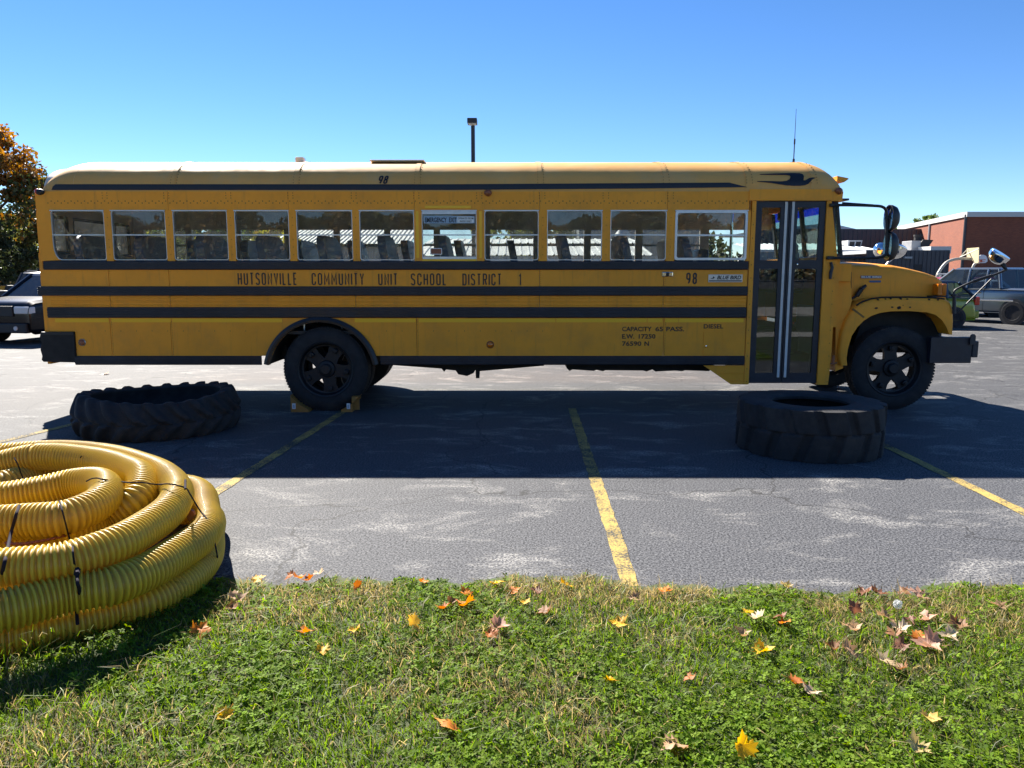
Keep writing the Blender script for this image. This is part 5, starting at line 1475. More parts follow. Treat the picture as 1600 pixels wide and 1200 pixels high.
# ---------------------------------------------------------------- fallen maple leaves, each its own thing
LOBES = [(0.0,0.0),(0.10,0.04),(0.34,-0.10),(0.30,0.08),(0.44,0.14),(0.36,0.24),(0.52,0.44),(0.36,0.46),(0.38,0.58),(0.20,0.50),(0.22,0.74),(0.13,0.72),(0.0,1.0)]
def leaf_obj(px, py, size, col, label, curl=0.5, tilt=None, spin=None, h=None, narrow=1.0, on='lawn'):
    q = G(px, py, 0.045 if on == 'lawn' else 0.012); z = (lawn_z(q.x, q.y) + 0.040) if on == 'lawn' else 0.012
    if h: z += h
    r = random.Random(int(px*7+py))
    out = LOBES + [(-x, y) for x, y in LOBES[-2:0:-1]]
    out = [((x*narrow + r.uniform(-.02,.02)), y - 0.42 + r.uniform(-.02,.02)) for x, y in out]
    bm = newbm(); cv = bm.verts.new((0,0,0)); ring = [bm.verts.new((x,y,0)) for x, y in out]
    mids = [bm.verts.new((x*.5,y*.5,0)) for x, y in out]; n = len(out)
    for i in range(n):
        j = (i+1)%n; bm.faces.new((cv,mids[i],mids[j])); bm.faces.new((mids[i],ring[i],ring[j],mids[j]))
    a, b, ph = r.uniform(0.6,1.3)*curl, r.uniform(-0.2,0.8)*curl, r.uniform(0,6.28)
    for v in bm.verts:
        x, y = v.co.x, v.co.y
        v.co.z = a*x*x + b*y*y + 0.10*curl*math.sin(7*x+ph)*math.cos(6*y) - 0.05*curl*abs(x)
    # stalk
    tube(bm, [(0,-0.42,0),(0.03,-0.6,0.02),(0.08,-0.8,0.06)], 0.010, 4)
    t1, t2 = (tilt if tilt else (r.uniform(-.45,.45), r.uniform(-.45,.45))); sp = spin if spin is not None else r.uniform(0, 6.28)
    xf(bm, Matrix.Rotation(t1,4,'X') @ Matrix.Rotation(t2,4,'Y') @ Matrix.Rotation(sp,4,'Z') @ Matrix.Scale(size,4))
    me = bpy.data.meshes.new('maple_leaf'); cs = []
    c0 = np.array(col); c1 = np.array(col)*np.array([0.75,0.55,0.5])
    for v in bm.verts:
        k = r.random()*0.5; cs.append(c0*(1-k)+c1*k)
    bm.to_mesh(me); bm.free(); at = me.attributes.new('tint','FLOAT_COLOR','POINT')
    at.data.foreach_set('color', np.concatenate([np.clip(cs,0,1), np.ones((len(cs),1))],1).astype(np.float32).ravel())
    me.materials.append(M['maple_leaf']); me.polygons.foreach_set('use_smooth',[True]*len(me.polygons))
    o = bpy.data.objects.new('maple_leaf', me); C.objects.link(o); o.location = (q.x, q.y, z)
    tag(o, label, 'leaf', 'fallen maple leaves')
YW, OR, DO, TN, PK_, RB, CR, BR = (0.80,0.46,0.02), (0.72,0.24,0.02), (0.50,0.16,0.03), (0.52,0.33,0.18), (0.55,0.33,0.23), (0.25,0.11,0.065), (0.68,0.54,0.36), (0.28,0.14,0.06)
LV = [
 (404,905,.10,YW,'yellow orange maple leaf at the lawn edge just right of the hose coil'),
 (453,899,.085,DO,'small brown leaf on the grass verge, left one of a trio by the asphalt'),
 (468,901,.10,OR,'bright orange leaf in the middle of a trio on the verge'),
 (482,905,.085,DO,'dull rusty leaf at the right of a trio on the verge'),
 (499,892,.09,CR,'pale cream leaf curling up where grass meets asphalt'),
 (558,931,.09,DO,'narrow rusty leaf standing upright in green weeds'),
 (661,911,.08,OR,'tiny orange leaf tip on the verge left of the middle bay line'),
 (731,934,.115,OR,'orange leaf lying above the others in a cluster left of the bay line'),
 (727,953,.125,OR,'large bright orange leaf at the centre of a verge cluster'),
 (692,960,.09,DO,'dark orange curled leaf at the left of the verge cluster'),
 (705,950,.08,BR,'shrivelled brown leaf between the orange cluster leaves'),
 (779,914,.105,YW,'clear yellow leaf on the very edge of the asphalt'),
 (804,931,.085,OR,'small orange leaf on dead grass below the yellow edge leaf'),
 (836,929,.10,RB,'dark red brown leaf on dry verge grass'),
 (885,920,.105,YW,'yellow leaf with a green tinge near the foot of the bay line'),
 (822,951,.075,YW,'faded gold leaf scrap in the dry verge grass'),
 (475,997,.095,OR,'orange leaf with pale edge alone in the mid lawn left side'),
 (505,1027,.085,YW,'small golden leaf half buried in grass below the orange one'),
 (648,993,.115,(0.62,0.38,0.08),'tan gold leaf standing on edge in the open lawn'),
 (556,994,.08,YW,'thin yellow leaf folded flat in the grass'),
 (776,990,.13,PK_,'big pinkish brown leaf curled upward in dry grass'),
 (768,1000,.09,DO,'rust coloured leaf tucked under the pinkish curled leaf'),
 (850,966,.11,BR,'brown withered leaf with a pale side on dry grass'),
 (965,986,.11,YW,'yellow orange leaf on the lawn below the foot of the bay line'),
 (1040,926,.10,OR,'orange leaf on the verge right of the bay line'),
 (990,942,.08,TN,'tan leaf scrap just under the end of the bay line'),
 (697,1143,.13,OR,'long orange leaf with cream side low in the near lawn'),
 (315,995,.125,OR,'vivid orange leaf in the shade edge beside the hose coil'),
 (372,942,.12,TN,'tan crumpled leaf close to the hose end'),
 (362,958,.09,BR,'dark brown leaf pressed against the hose base'),
 (350,1131,.085,YW,'small yellow leaf alone in the near lawn at left'),
 (1169,967,.08,YW,'small yellow leaf overlapping a cream one'),
 (1181,975,.10,CR,'cream leaf lying under a small yellow one'),
 (1216,974,.10,RB,'dark red leaf with its orange neighbour on the clover'),
 (1225,984,.08,OR,'small orange leaf touching a dark red one on the clover'),
 (1157,1001,.105,TN,'greyish tan leaf left of the bright yellow one'),
 (1193,1026,.115,YW,'bright yellow maple leaf spread open on green grass'),
 (1332,967,.10,RB,'purple brown leaf standing up over a tan leaf'),
 (1330,992,.12,TN,'tan leaf below the purple brown upright leaf'),
 (1384,977,.125,TN,'broad tan leaf just left of the dandelion stem'),
 (1404,992,.11,CR,'pale yellow tan leaf right of the dandelion stem'),
 (1394,1000,.10,BR,'brown leaf behind the dandelion stem'),
 (1447,975,.125,PK_,'pinkish tan leaf right of the dandelion with lobes raised'),
 (1422,981,.085,RB,'dark maroon leaf in weeds between dandelion and pinkish leaf'),
 (1493,985,.115,BR,'brown leaf with pale tips, rightmost of the leaf patch'),
 (1480,1003,.105,CR,'light tan curled leaf left of the rightmost brown one'),
 (1448,1016,.16,PK_,'largest reddish tan leaf with wide lobes below the dandelion patch'),
 (1436,1006,.09,OR,'orange tipped leaf overlapping the largest reddish leaf'),
 (1404,1019,.10,RB,'reddish leaf at the foot of the dandelion stem'),
 (1328,1029,.13,TN,'pale tan leaf with thin lobes lying flat in grass'),
 (1301,1022,.09,BR,'thin brown leaf beside the pale thin lobed one'),
 (1386,1045,.12,CR,'cream and yellow leaf below the dandelion patch'),
 (1405,1052,.10,BR,'brown curled leaf overlapping the cream and yellow one'),
 (1244,1076,.10,DO,'orange brown leaf standing in the lower lawn grass'),
 (1263,1089,.115,CR,'cream leaf with yellow tip right of the orange brown one'),
 (1454,1131,.10,(0.72,0.50,0.14),'yellow tan leaf lying flat low in the lawn at right'),
 (1430,1176,.115,(0.60,0.46,0.20),'dull straw coloured leaf near the lower right lawn'),
 (1160,1192,.115,YW,'large yellow leaf standing on edge in the nearest grass'),
 (1052,1181,.13,TN,'pale brown leaf flat in the nearest grass'),
 (951,1078,.075,YW,'little yellow leaf scrap in the middle lawn'),
 (1076,1075,.07,DO,'tiny rusty leaf scrap in the middle lawn'),
 (1352,926,.11,RB,'reddish brown leaf on weeds at the asphalt edge, left of a pair'),
 (1373,929,.13,RB,'wide dark red brown leaf right of a pair at the edge'),
 (1432,930,.15,PK_,'large dusty red leaf on top of the verge weeds'),
 (1412,926,.10,BR,'brown leaf left of the dusty red one on the verge'),
 (1560,957,.10,TN,'tan leaf alone on the right hand verge'),
 (1228,918,.09,(0.5,0.36,0.12),'straw gold leaf at the edge of the asphalt, right part'),
]
UP = {(558,931),(648,993),(1160,1192),(1332,967)}
for px, py, s, c, lab in LV:
    up = (px, py) in UP
    leaf_obj(px, py, s*0.78, c, lab, curl=1.25 if c in (TN,PK_,BR,CR,RB) else 1.1, tilt=(1.05, 0.2) if up else None, h=0.03 if up else 0.0, narrow=0.6 if (px,py) in ((558,931),(697,1143),(648,993)) else 1.0)
leaf_obj(165,584,.16,BR,'dry brown leaf alone on the asphalt behind the tractor tire', on='lot')
leaf_obj(1292,658,.10,CR,'pale leaf scrap on shaded asphalt by the loader tire', on='lot')
# ================================================================== BACKGROUND
mat('pole_bronze', (0.035,0.03,0.028), 0.5)
mat('lamp_lens', (0.5,0.48,0.42), 0.3)
pb = P(740.5, 428, 40); tz = P(740,187,40).z
lp = thing('light_pole', (pb.x, 40, 0), 'tall dark parking lot light pole rising behind the bus roof', 'light pole')
bm = newbm(); lathe(bm, [(0.11,0),(0.10,tz-0.3)], 'z', 14, (pb.x,40,0)); lathe(bm, [(0.26,0),(0.26,0.6),(0.13,0.62)], 'z', 16, (pb.x,40,0)); obj('pole', bm, M['pole_bronze'], lp, smooth=40)
bm = newbm(); bx(bm, pb.x-0.26, pb.x+0.22, 39.5, 40.2, tz-0.24, tz-0.0, 0.02); hd = obj('lamp_head', bm, M['pole_bronze'], lp)
bm = newbm(); bx(bm, pb.x-0.2, pb.x+0.17, 39.55, 40.1, tz-0.27, tz-0.242); obj('lamp_lens', bm, M['lamp_lens'], hd)

# ---------------------------------------------------------------- trees
mat('bark', (0.085,0.062,0.045), 0.9, noise=0.3, bump=0.5, bscale=14)
def tree(x, y, h, w, label, pal, n=9000, leaf=0.16, trunk=0.22, base=0.25, seed=1, name='tree', group=None, gaps=0.55):
    r = np.random.RandomState(seed); rr = random.Random(seed)
    t = thing(name, (x, y, 0), label, 'tree', group)
    bm = newbm(); top = h*0.75
    spine = [(x + rr.uniform(-.15,.15)*k*0.3, y + rr.uniform(-.15,.15)*k*0.3, top*k/6) for k in range(7)]
    tube(bm, smooth_path(spine, 3), [trunk*(1-0.8*k/18) for k in range(19)], 10)
    cl = []
    nb = 15
    for k in range(nb):
        z0 = h*(base*0.8 + (0.72-base*0.8)*k/nb); a = rr.uniform(0, 6.28); L_ = w*rr.uniform(0.55,0.95)*math.sqrt(max(0.15, 1-((z0/h-0.5)/0.62)**2))
        p0 = Vector((x,y,z0)); p1 = p0 + Vector((math.cos(a)*L_*0.55, math.sin(a)*L_*0.55, L_*0.3)); p2 = p0 + Vector((math.cos(a)*L_, math.sin(a)*L_, L_*0.55))
        tube(bm, [p0,p1,p2], [trunk*0.35, trunk*0.2, trunk*0.06], 6)
        cl += [(p1+p2)/2, p2]
    obj('trunk', bm, M['bark'], t, smooth=60)
    ncl = 95
    for k in range(ncl):
        v = r.normal(size=3); v /= np.linalg.norm(v); q = r.uniform(0.45,1.0)**0.6
        cl.append(Vector((x + v[0]*w*q, y + v[1]*w*q, h*(base+1)/2 + v[2]*h*(1-base)/2*q)))
    cl = np.array([tuple(c) for c in cl]); cs = r.uniform(0.45,1.0,len(cl))*w*0.24
    keep = r.rand(len(cl)) < gaps + 0.35; cl, cs = cl[keep], cs[keep]
    idx = r.randint(0, len(cl), n); off = r.normal(size=(n,3)); off /= np.linalg.norm(off,axis=1)[:,None]; off *= (r.uniform(0,1,(n,1))**0.45)
    off[:,2] *= 0.75
    c = cl[idx] + off*cs[idx][:,None]*1.15
    c[:,2] = np.maximum(c[:,2], h*base*0.7)
    a = r.normal(size=(n,3)); a /= np.linalg.norm(a,axis=1)[:,None]; b = np.cross(a, r.normal(size=(n,3))); b /= np.linalg.norm(b,axis=1)[:,None]
    s = leaf*r.uniform(0.5,1.3,(n,1))
    V = np.stack([c-a*s, c+b*s*0.55, c+a*s, c-b*s*0.55], 1)
    F = np.arange(n*4).reshape(n,4)
    pal = np.array(pal); pi = r.randint(0, len(pal), len(cl))
    # crown colour drifts: the palette runs top to bottom with scatter
    hh = (c[:,2]-h*base)/(h*(1-base)); k = np.clip(((1-hh)*len(pal) + r.normal(0,0.9,n) + (pi[idx]-len(pal)/2)*0.5), 0, len(pal)-1).astype(int)
    col = pal[k]*r.uniform(0.6,1.35,(n,1))
    npobj('crown', (V.reshape(-1,3)-np.array([x,y,0])), F, M['tree_leaves'], t, tint=np.repeat(np.clip(col,0.005,1),4,0))
    return t
GRN = [(0.07,0.10,0.025),(0.05,0.085,0.02),(0.035,0.06,0.018)]
AUT = [(0.36,0.17,0.03),(0.30,0.13,0.03),(0.14,0.12,0.03),(0.06,0.08,0.02),(0.045,0.055,0.02),(0.04,0.05,0.02)]
ORG = [(0.50,0.24,0.03),(0.42,0.17,0.03),(0.30,0.15,0.03)]
YGR = [(0.20,0.19,0.035),(0.12,0.14,0.03),(0.07,0.09,0.025)]
DKG = [(0.035,0.05,0.018),(0.028,0.04,0.016)]
def TP(px, D): return P(px, 428, D).x
tree(TP(-12,46), 46, 10.3, 3.9, 'broad autumn tree, orange on top and green below, left of the bus', AUT, n=26000, leaf=0.15, trunk=0.3, base=0.10, seed=4)
for i, (px, D, h, w, pal, lab, sd_) in enumerate((
 (-60,70,9,5,DKG,'dark green tree low behind the left edge parked bus',11),
 (40,82,8,5.5,YGR,'yellow green tree behind the distant parked bus',12),
 (120,75,9.5,4.5,DKG,'dark tree seen through the rearmost bus window',13),
 (200,80,8.5,5,GRN,'green tree seen through the second rear bus window',14),
 (270,78,9.5,5,YGR,'yellowing tree seen through the third bus window from the rear',15),
 (335,82,9,4.5,GRN,'green tree beside the small orange one, through the bus windows',16),
 (428,60,5.2,1.9,ORG,'small bright orange tree seen through the fourth bus window',17),
 (400,92,11,5,AUT,'rusty autumn tree at the end of the metal roofed hall',18),
 (560,120,13,6,GRN,'tree tops behind the middle of the metal roofed hall',19),
 (800,88,9.6,4.5,YGR,'yellow green tree behind the low white sheds',20),
 (860,90,9.3,4.5,GRN,'mid green tree right of the yellow green one behind the sheds',21),
 (905,95,9.0,4.0,DKG,'dark tree next to the grey hall behind the sheds',22),
 (1410,100,7.6,3.0,YGR,'sunlit yellow green tree at the corner of the brick building',23),
 (1436,108,10.0,3.6,GRN,'green tree top peeping over the brick building parapet',24),
 )):
    tree(TP(px,D), D, h, w, lab, [tuple(min(0.45, c*1.7) for c in q) for q in pal], n=5200, leaf=0.25, trunk=0.25, base=0.08 if h < 10.5 else 0.2, seed=sd_, group='trees beyond the lot')

# ---------------------------------------------------------------- buildings
def brick_material():
    m = bpy.data.materials.new('red_brick'); m.use_nodes = True
    N, L = m.node_tree.nodes, m.node_tree.links; b = N['Principled BSDF']
    tc = N.new('ShaderNodeTexCoord'); mp = N.new('ShaderNodeMapping'); L.new(tc.outputs['UV'], mp.inputs[0])
    br = N.new('ShaderNodeTexBrick'); br.inputs['Scale'].default_value = 1.0
    br.inputs['Color1'].default_value = (0.31,0.088,0.042,1); br.inputs['Color2'].default_value = (0.24,0.064,0.034,1); br.inputs['Mortar'].default_value = (0.21,0.105,0.07,1)
    br.inputs['Brick Width'].default_value = 0.24; br.inputs['Row Height'].default_value = 0.085; br.inputs['Mortar Size'].default_value = 0.008
    L.new(mp.outputs[0], br.inputs['Vector'])
    n = N.new('ShaderNodeTexNoise'); n.inputs['Scale'].default_value = 0.5; n.inputs['Detail'].default_value = 8; L.new(tc.outputs['Object'], n.inputs['Vector'])
    r = N.new('ShaderNodeValToRGB'); r.color_ramp.elements[0].color = (0.75,0.72,0.7,1); r.color_ramp.elements[1].color = (1.1,1.08,1.05,1); L.new(n.outputs['Fac'], r.inputs['Fac'])
    mx = N.new('ShaderNodeMix'); mx.data_type = 'RGBA'; mx.blend_type = 'MULTIPLY'; mx.inputs['Factor'].default_value = 1.0
    L.new(br.outputs['Color'], mx.inputs['A']); L.new(r.outputs['Color'], mx.inputs['B']); L.new(mx.outputs['Result'], b.inputs['Base Color']); b.inputs['Roughness'].default_value = 0.85
    MATS['red_brick'] = m; return m
brick_material()
mat('coping_white', (0.58,0.56,0.52), 0.5); mat('dark_siding', (0.055,0.055,0.062), 0.55, noise=0.1, nscale=1); mat('white_metal_roof', (0.62,0.62,0.60), 0.5, noise=0.07, nscale=0.5)
mat('white_siding', (0.56,0.56,0.55), 0.6, noise=0.06, nscale=0.8); mat('grey_siding', (0.24,0.26,0.28), 0.6, noise=0.08, nscale=1); mat('galv', (0.30,0.30,0.30), 0.45, metal=0.3, noise=0.12, nscale=2); mat('vent_dark', (0.03,0.026,0.024), 0.7)
def uv_box(o):
    me = o.data; uv = me.uv_layers.new(name='UVMap')
    for p in me.polygons:
        nx, ny, nz = (abs(c) for c in p.normal)
        for li in p.loop_indices:
            v = me.vertices[me.loops[li].vertex_index].co
            uv.data[li].uv = (v.y, v.z) if nx > ny and nx > nz else ((v.x, v.z) if ny >= nz else (v.x, v.y))
def wall(name, parent, m, *box, bev=0.0):
    bm = newbm(); bx(bm, *box, bev); o = obj(name, bm, m, parent)
    if m.name == 'red_brick': uv_box(o)
    return o
def ribbed(name, parent, m, p0, p1, z0, z1, pitch=0.3, depth=0.05):
    """vertical ribbed sheet from p0 to p1 (x, y), facing right of travel"""
    bm = newbm(); d = Vector((p1[0]-p0[0], p1[1]-p0[1], 0)); L_ = d.length; d.normalize(); nrm = Vector((d.y, -d.x, 0))
    pts, s = [], 0.0
    while s < L_:
        for a, o in ((0,0),(0.62,0),(0.70,depth),(0.92,depth)): 
            if s + a*pitch < L_: pts.append((s+a*pitch, o))
        s += pitch
    pts.append((L_, 0))
    V = [(bm.verts.new(Vector((p0[0],p0[1],z0)) + d*q + nrm*o), bm.verts.new(Vector((p0[0],p0[1],z1)) + d*q + nrm*o)) for q, o in pts]
    for a, b in zip(V, V[1:]): bm.faces.new((a[0],b[0],b[1],a[1]))
    return obj(name, bm, m, parent)
def ribbed_slope(name, parent, m, x0, x1, ya, za, yb, zb__, pitch=0.4, depth=0.06, skew=0.0):
    bm = newbm(); n = int((x1-x0)/pitch); V = []
    for k in range(n+1):
        for a, o in ((0,0),(0.72,0),(0.78,depth),(0.94,depth)):
            x = x0 + (k+a)*pitch
            if x <= x1: V.append((bm.verts.new((x, ya, za+o)), bm.verts.new((x+skew, yb, zb__+o))))
    for a, b in zip(V, V[1:]): bm.faces.new((a[0],b[0],b[1],a[1]))
    return obj(name, bm, m, parent)
# brick gymnasium: sunlit west face, shaded front
D1, D2 = 66.0, 86.0
zc = P(1512,339,D1).z; xc = P(1512,339,D1).x; xw2 = P(1405,357,D2).x
gy = thing('brick_building', (xc, D1, 0), 'tall red brick school building with white parapet at the right', 'building')
wall('front_wall', gy, M['red_brick'], xc, xc+45, D1, D1+0.4, 0, zc)
wall('coping', gy, M['coping_white'], xc-0.15, xc+45, D1-0.15, D1+0.5, zc+0.002, zc+0.42)
def quad_wall(name, m, a, b, z0, z1, t=0.4, parent=gy):
    bm = newbm(); d = Vector((b[0]-a[0], b[1]-a[1])); n_ = Vector((-d.y, d.x)).normalized()*t
    for s in (0,):
        vs = [bm.verts.new((q[0], q[1], z)) for z in (z0, z1) for q in (a, b, (b[0]-n_.x, b[1]-n_.y), (a[0]-n_.x, a[1]-n_.y))]
        for f in ((0,3,2,1),(4,5,6,7),(0,1,5,4),(1,2,6,5),(2,3,7,6),(3,0,4,7)): bm.faces.new([vs[i] for i in f])
    o = obj(name, bm, m, parent)
    if m.name == 'red_brick': uv_box(o)
    return o
quad_wall('side_wall', M['red_brick'], (xc, D1+0.401), (xw2, D2), 0, zc)
quad_wall('coping', M['coping_white'], (xc-0.12, D1+0.51), (xw2-0.12, D2+0.2), zc+0.002, zc+0.42, 0.6)
for px in (1436, 1490):
    f = (xc + (xw2-xc)*0.5); 
    lo, hi = 0.0, 1.0
    for _ in range(30):
        mdd = (lo+hi)/2; X_, Y_ = xc+(xw2-xc)*mdd, D1+(D2-D1)*mdd
        (lo, hi) = (mdd, hi) if 800+X_/Y_*FPX*0.99 > px else (lo, mdd)
    bm = newbm(); tube(bm, [(X_-0.12, Y_, 0.1), (X_-0.12, Y_, zc+0.2)], 0.11, 8); obj('downspout', bm, M['dark_siding'] if px == 1490 else M['coping_white'], gy)
# dark ribbed annexe in front of it
D3 = 60.0
xa, xb = P(1318,400,D3).x, P(1484,400,D3).x; z3 = P(1440,391,D3).z
an = thing('metal_annex', (xa, D3, 0), 'low dark ribbed metal annex in front of the brick building', 'building')
xbr = P(1400,430,D3).x
ribbed('siding', an, M['dark_siding'], (xbr-2.4, D3), (xb, D3), 1.55, z3, 0.32)
wall('base_wall', an, M['red_brick'], xbr-2.4, xb, D3+0.01, D3+0.3, 0, 1.56)
wall('roof', an, M['white_metal_roof'], xbr-2.4, xb+0.1, D3+0.06, D3+5.8, z3-0.25, z3+0.01)
wall('fascia', an, M['coping_white'], P(1455,390,D3).x, xb+0.12, D3+0.07, D3+5.8, z3+0.012, z3+0.30)
wall('side_wall', an, M['dark_siding'], xb-0.3, xb, D3+0.31, D3+5.8, 0, z3-0.26)
bm = newbm(); x_ = P(1417,402,D3).x; bx(bm, x_-0.3, x_+0.3, D3-0.25, D3-0.06, P(1417,404,D3).z, P(1417,401,D3).z); obj('wall_lamp', bm, M['galv'], an)
wall('door', an, M['vent_dark'], P(1427,430,D3).x, P(1439,430,D3).x, D3-0.06, D3+0.005, 0, P(1430,413,D3).z)
# rooftop unit with a hood
xh0, xh1, xh2 = P(1424,390,D3+2).x, P(1438,390,D3+2).x, P(1458,390,D3+2).x; zr0, zr1 = z3+0.02, P(1430,376,D3+2).z
ru = thing('rooftop_unit', (xh0, D3+2, z3), 'grey rooftop ventilation unit with open hood on the annex roof', 'ventilation unit')
bm = newbm(); bx(bm, xh0, xh1, D3+2, D3+3.6, zr0, zr1, 0.03); obj('cabinet', bm, M['galv'], ru)
bm = newbm(); prism(bm, [(xh1+0.01, zr0+0.1),(xh2-0.5, zr0+0.1),(xh2, zr1+0.05),(xh1+0.2, zr1+0.1),(xh1+0.01,zr1-0.2)], D3+2.05, D3+3.5); obj('hood', bm, M['vent_dark'], ru)
bm = newbm(); lathe(bm, [(0.28,zr1),(0.28,zr1+0.35),(0.33,zr1+0.36),(0.33,zr1+0.5),(0,zr1+0.5)], 'z', 14, (xh1+0.15,D3+2.8,0)); obj('stack', bm, M['vent_dark'], ru)
# dark hall behind with pale roof, and a lower light part in front
D4 = 78.0
z4 = P(1340,359,D4).z; xa4, xb4 = P(1180,359,D4).x, P(1388,359,D4).x
dh = thing('dark_hall', (xa4, D4, 0), 'dark ribbed metal hall with a pale low pitched roof behind the bus hood', 'building')
ribbed('siding', dh, M['dark_siding'], (xa4, D4), (xb4+4, D4), 0, z4, 0.45)
bm = newbm(); pr = [P(1195,358,D4).xz, P(1314,345,D4).xz, P(1372,358,D4).xz]; prism(bm, [(v[0], v[1]) for v in pr], D4+3, D4+18); obj('roof', bm, M['white_metal_roof'], dh)
wall('parapet', dh, M['dark_siding'], xa4, xb4+4, D4+0.05, D4+0.4, z4-0.3, z4+0.08)
wall('side_wall', dh, M['dark_siding'], xb4+3.7, xb4+4, D4+0.41, D4+12, 0, z4-0.31)
# light lean-to
D5 = 66.0
xl0, xl1 = P(1180,400,D5).x, P(1374,400,D5).x; zl5 = P(1340,391,D5).z; zl6 = P(1340,388,D5+4).z
lt = thing('lean_to_shed', (xl0, D5, 0), 'low pale ribbed shed in front of the dark hall', 'building')
ribbed('siding', lt, M['grey_siding'], (xl0, D5), (xl1, D5), 0, zl5-0.15, 0.4, 0.07)
wall('fascia', lt, M['white_siding'], xl0, xl1, D5-0.1, D5+0.1, zl5-0.149, zl5+0.05)
ribbed_slope('roof', lt, M['white_metal_roof'], xl0, xl1, D5+0.11, zl5, D5+7, zl6+0.5, 0.5)
u0 = P(1322,389,D5+4)
hv = thing('air_handler', (u0.x, D5+4, zl5), 'white air handler with dark grilles on the pale shed roof', 'ventilation unit')
x0h, x1h, z0h, z1h = P(1323,388,D5+4).x, P(1347,388,D5+4).x, P(1340,388.5,D5+4).z, P(1340,375.5,D5+4).z
bm = newbm(); prism(bm, [(x0h,z0h-0.3),(x1h-0.25,z0h-0.3),(x1h,z1h),(x0h+0.1,z1h)], D5+4, D5+6); obj('cabinet', bm, M['white_siding'], hv)
for q in (0.12,0.53):
    bm = newbm(); w_ = (x1h-x0h); prism(bm, [(x0h+w_*q,z0h+0.02),(x0h+w_*(q+.31),z0h+0.02),(x0h+w_*(q+.37),z1h-0.12),(x0h+w_*(q+.06),z1h-0.12)], D5+3.96, D5+4.0); obj('grille', bm, M['vent_dark'], hv)
bm = newbm(); lathe(bm, [(0.35,-0.0),(0.35,0.9),(0,0.9)], 'z', 16, (x0h-0.45,D5+5,z0h-0.3)); obj('tank', bm, M['white_siding'], hv, smooth=40)
# long hall with a big ribbed roof seen through the bus windows
D6 = 62.0
xh0_, xh1_ = P(428,378,D6).x, P(640,378,D6).x; ze, zr_ = P(520,379,D6).z, P(520,354.5,D6+8).z
lh = thing('long_hall', (xh0_, D6, 0), 'long white hall with a steep ribbed metal roof seen through the bus windows', 'building')
ribbed_slope('roof', lh, M['white_metal_roof'], xh0_-0.3, xh1_+0.3, D6-0.3, ze-0.1, D6+8, zr_, 0.36, 0.10, skew=0.0)
ribbed('siding', lh, M['grey_siding'], (xh0_, D6), (xh1_, D6), 0, ze-0.12, 0.4)
bm = newbm(); bx(bm, xh0_-0.3, xh1_+0.3, D6-0.4, D6-0.31, ze-0.35, ze-0.1); obj('gutter', bm, M['vent_dark'], lh)
wall('end_wall', lh, M['white_siding'], xh1_-0.1, xh1_, D6+0.1, D6+8, 0, ze)
# low white sheds: two stepped ribbed roofs
D7 = 40.0
xs0, xs1 = P(650,395,D7).x, P(1030,395,D7).x
sh = thing('white_shed', (xs0, D7, 0), 'low white shed with two stepped ribbed roofs seen through the middle bus windows', 'building')
za, zb1, zb2, zc7 = P(800,399,D7).z, P(800,383.5,D7+4).z, P(800,380.5,D7+4).z, P(800,373.5,D7+8).z
ribbed_slope('roof', sh, M['white_metal_roof'], xs0, xs1, D7, za, D7+4, zb1, 0.42, 0.05)
bm = newbm(); bx(bm, xs0, xs1, D7+4.0, D7+4.1, zb1-0.3, zb2); obj('clerestory', bm, M['vent_dark'], sh)
ribbed_slope('roof', sh, M['white_metal_roof'], xs0, xs1, D7+3.9, zb2+0.003, D7+8, zc7, 0.42, 0.05)
ribbed('siding', sh, M['white_siding'], (xs0, D7+0.2), (xs1, D7+0.2), 0, za-0.02, 0.4)
# grey hall further right, through the front windows
D8 = 82.0
xg0, xg1 = P(905,360,D8).x, P(1100,360,D8).x; zg = P(1000,343,D8).z
gh = thing('grey_hall', (xg0, D8, 0), 'tall blue grey metal hall seen through the front bus windows', 'building')
ribbed('siding', gh, M['grey_siding'], (xg0, D8), (xg1, D8), 0, zg, 0.9, 0.08)
wall('coping', gh, M['white_siding'], xg0-0.1, xg1+0.1, D8+0.01, D8+0.5, zg, zg+0.2)
wall('body', gh, M['grey_siding'], xg0, xg1, D8+0.1, D8+14, 0, zg-0.01)
vp = thing('roof_vent', (P(973,372,60).x, 60, 0), 'white onion shaped roof vent on a post seen through the ninth bus window', 'roof vent')
bm = newbm(); c = P(973,368,60); lathe(bm, [(0.1,-c.z),(0.1,-0.5),(0.55,-0.45),(0.6,0.1),(0.35,0.4),(0.3,0.7),(0.0,0.85)], 'z', 14, tuple(c)); obj('cowl', bm, M['white_siding'], vp, smooth=40)

# ---------------------------------------------------------------- basketball hoops
mat('backboard_cream', (0.62,0.52,0.30), 0.6); mat('backboard_white', (0.72,0.72,0.72), 0.5); mat('hoop_pole', (0.50,0.46,0.38), 0.5, metal=0.2); mat('rim_orange', (0.6,0.10,0.03), 0.5)
Dh = 46.0
h1 = thing('basketball_hoop', (P(1463,470,Dh).x, Dh, 0), 'basketball hoop with cream square backboard on a curved gooseneck pole', 'basketball hoop')
bm = newbm(); b0 = P(1462,470,Dh); b0.z = 0
tube(bm, smooth_path([tuple(b0), tuple(P(1464,435,Dh)), tuple(P(1468,424,Dh)), tuple(P(1478,411,Dh)), tuple(P(1490,405.5,Dh)), tuple(P(1506,404,Dh)), tuple(P(1519,404.5,Dh))], 6), 0.085, 10); obj('pole', bm, M['hoop_pole'], h1, smooth=60)
bm = newbm(); qd = [P(1510.5,388,Dh+0.5), P(1529.5,386.5,Dh-0.9), P(1529,410,Dh-0.9), P(1523,411,Dh-0.5), P(1518,405,Dh-0.1), P(1510.5,403.5,Dh+0.5)]
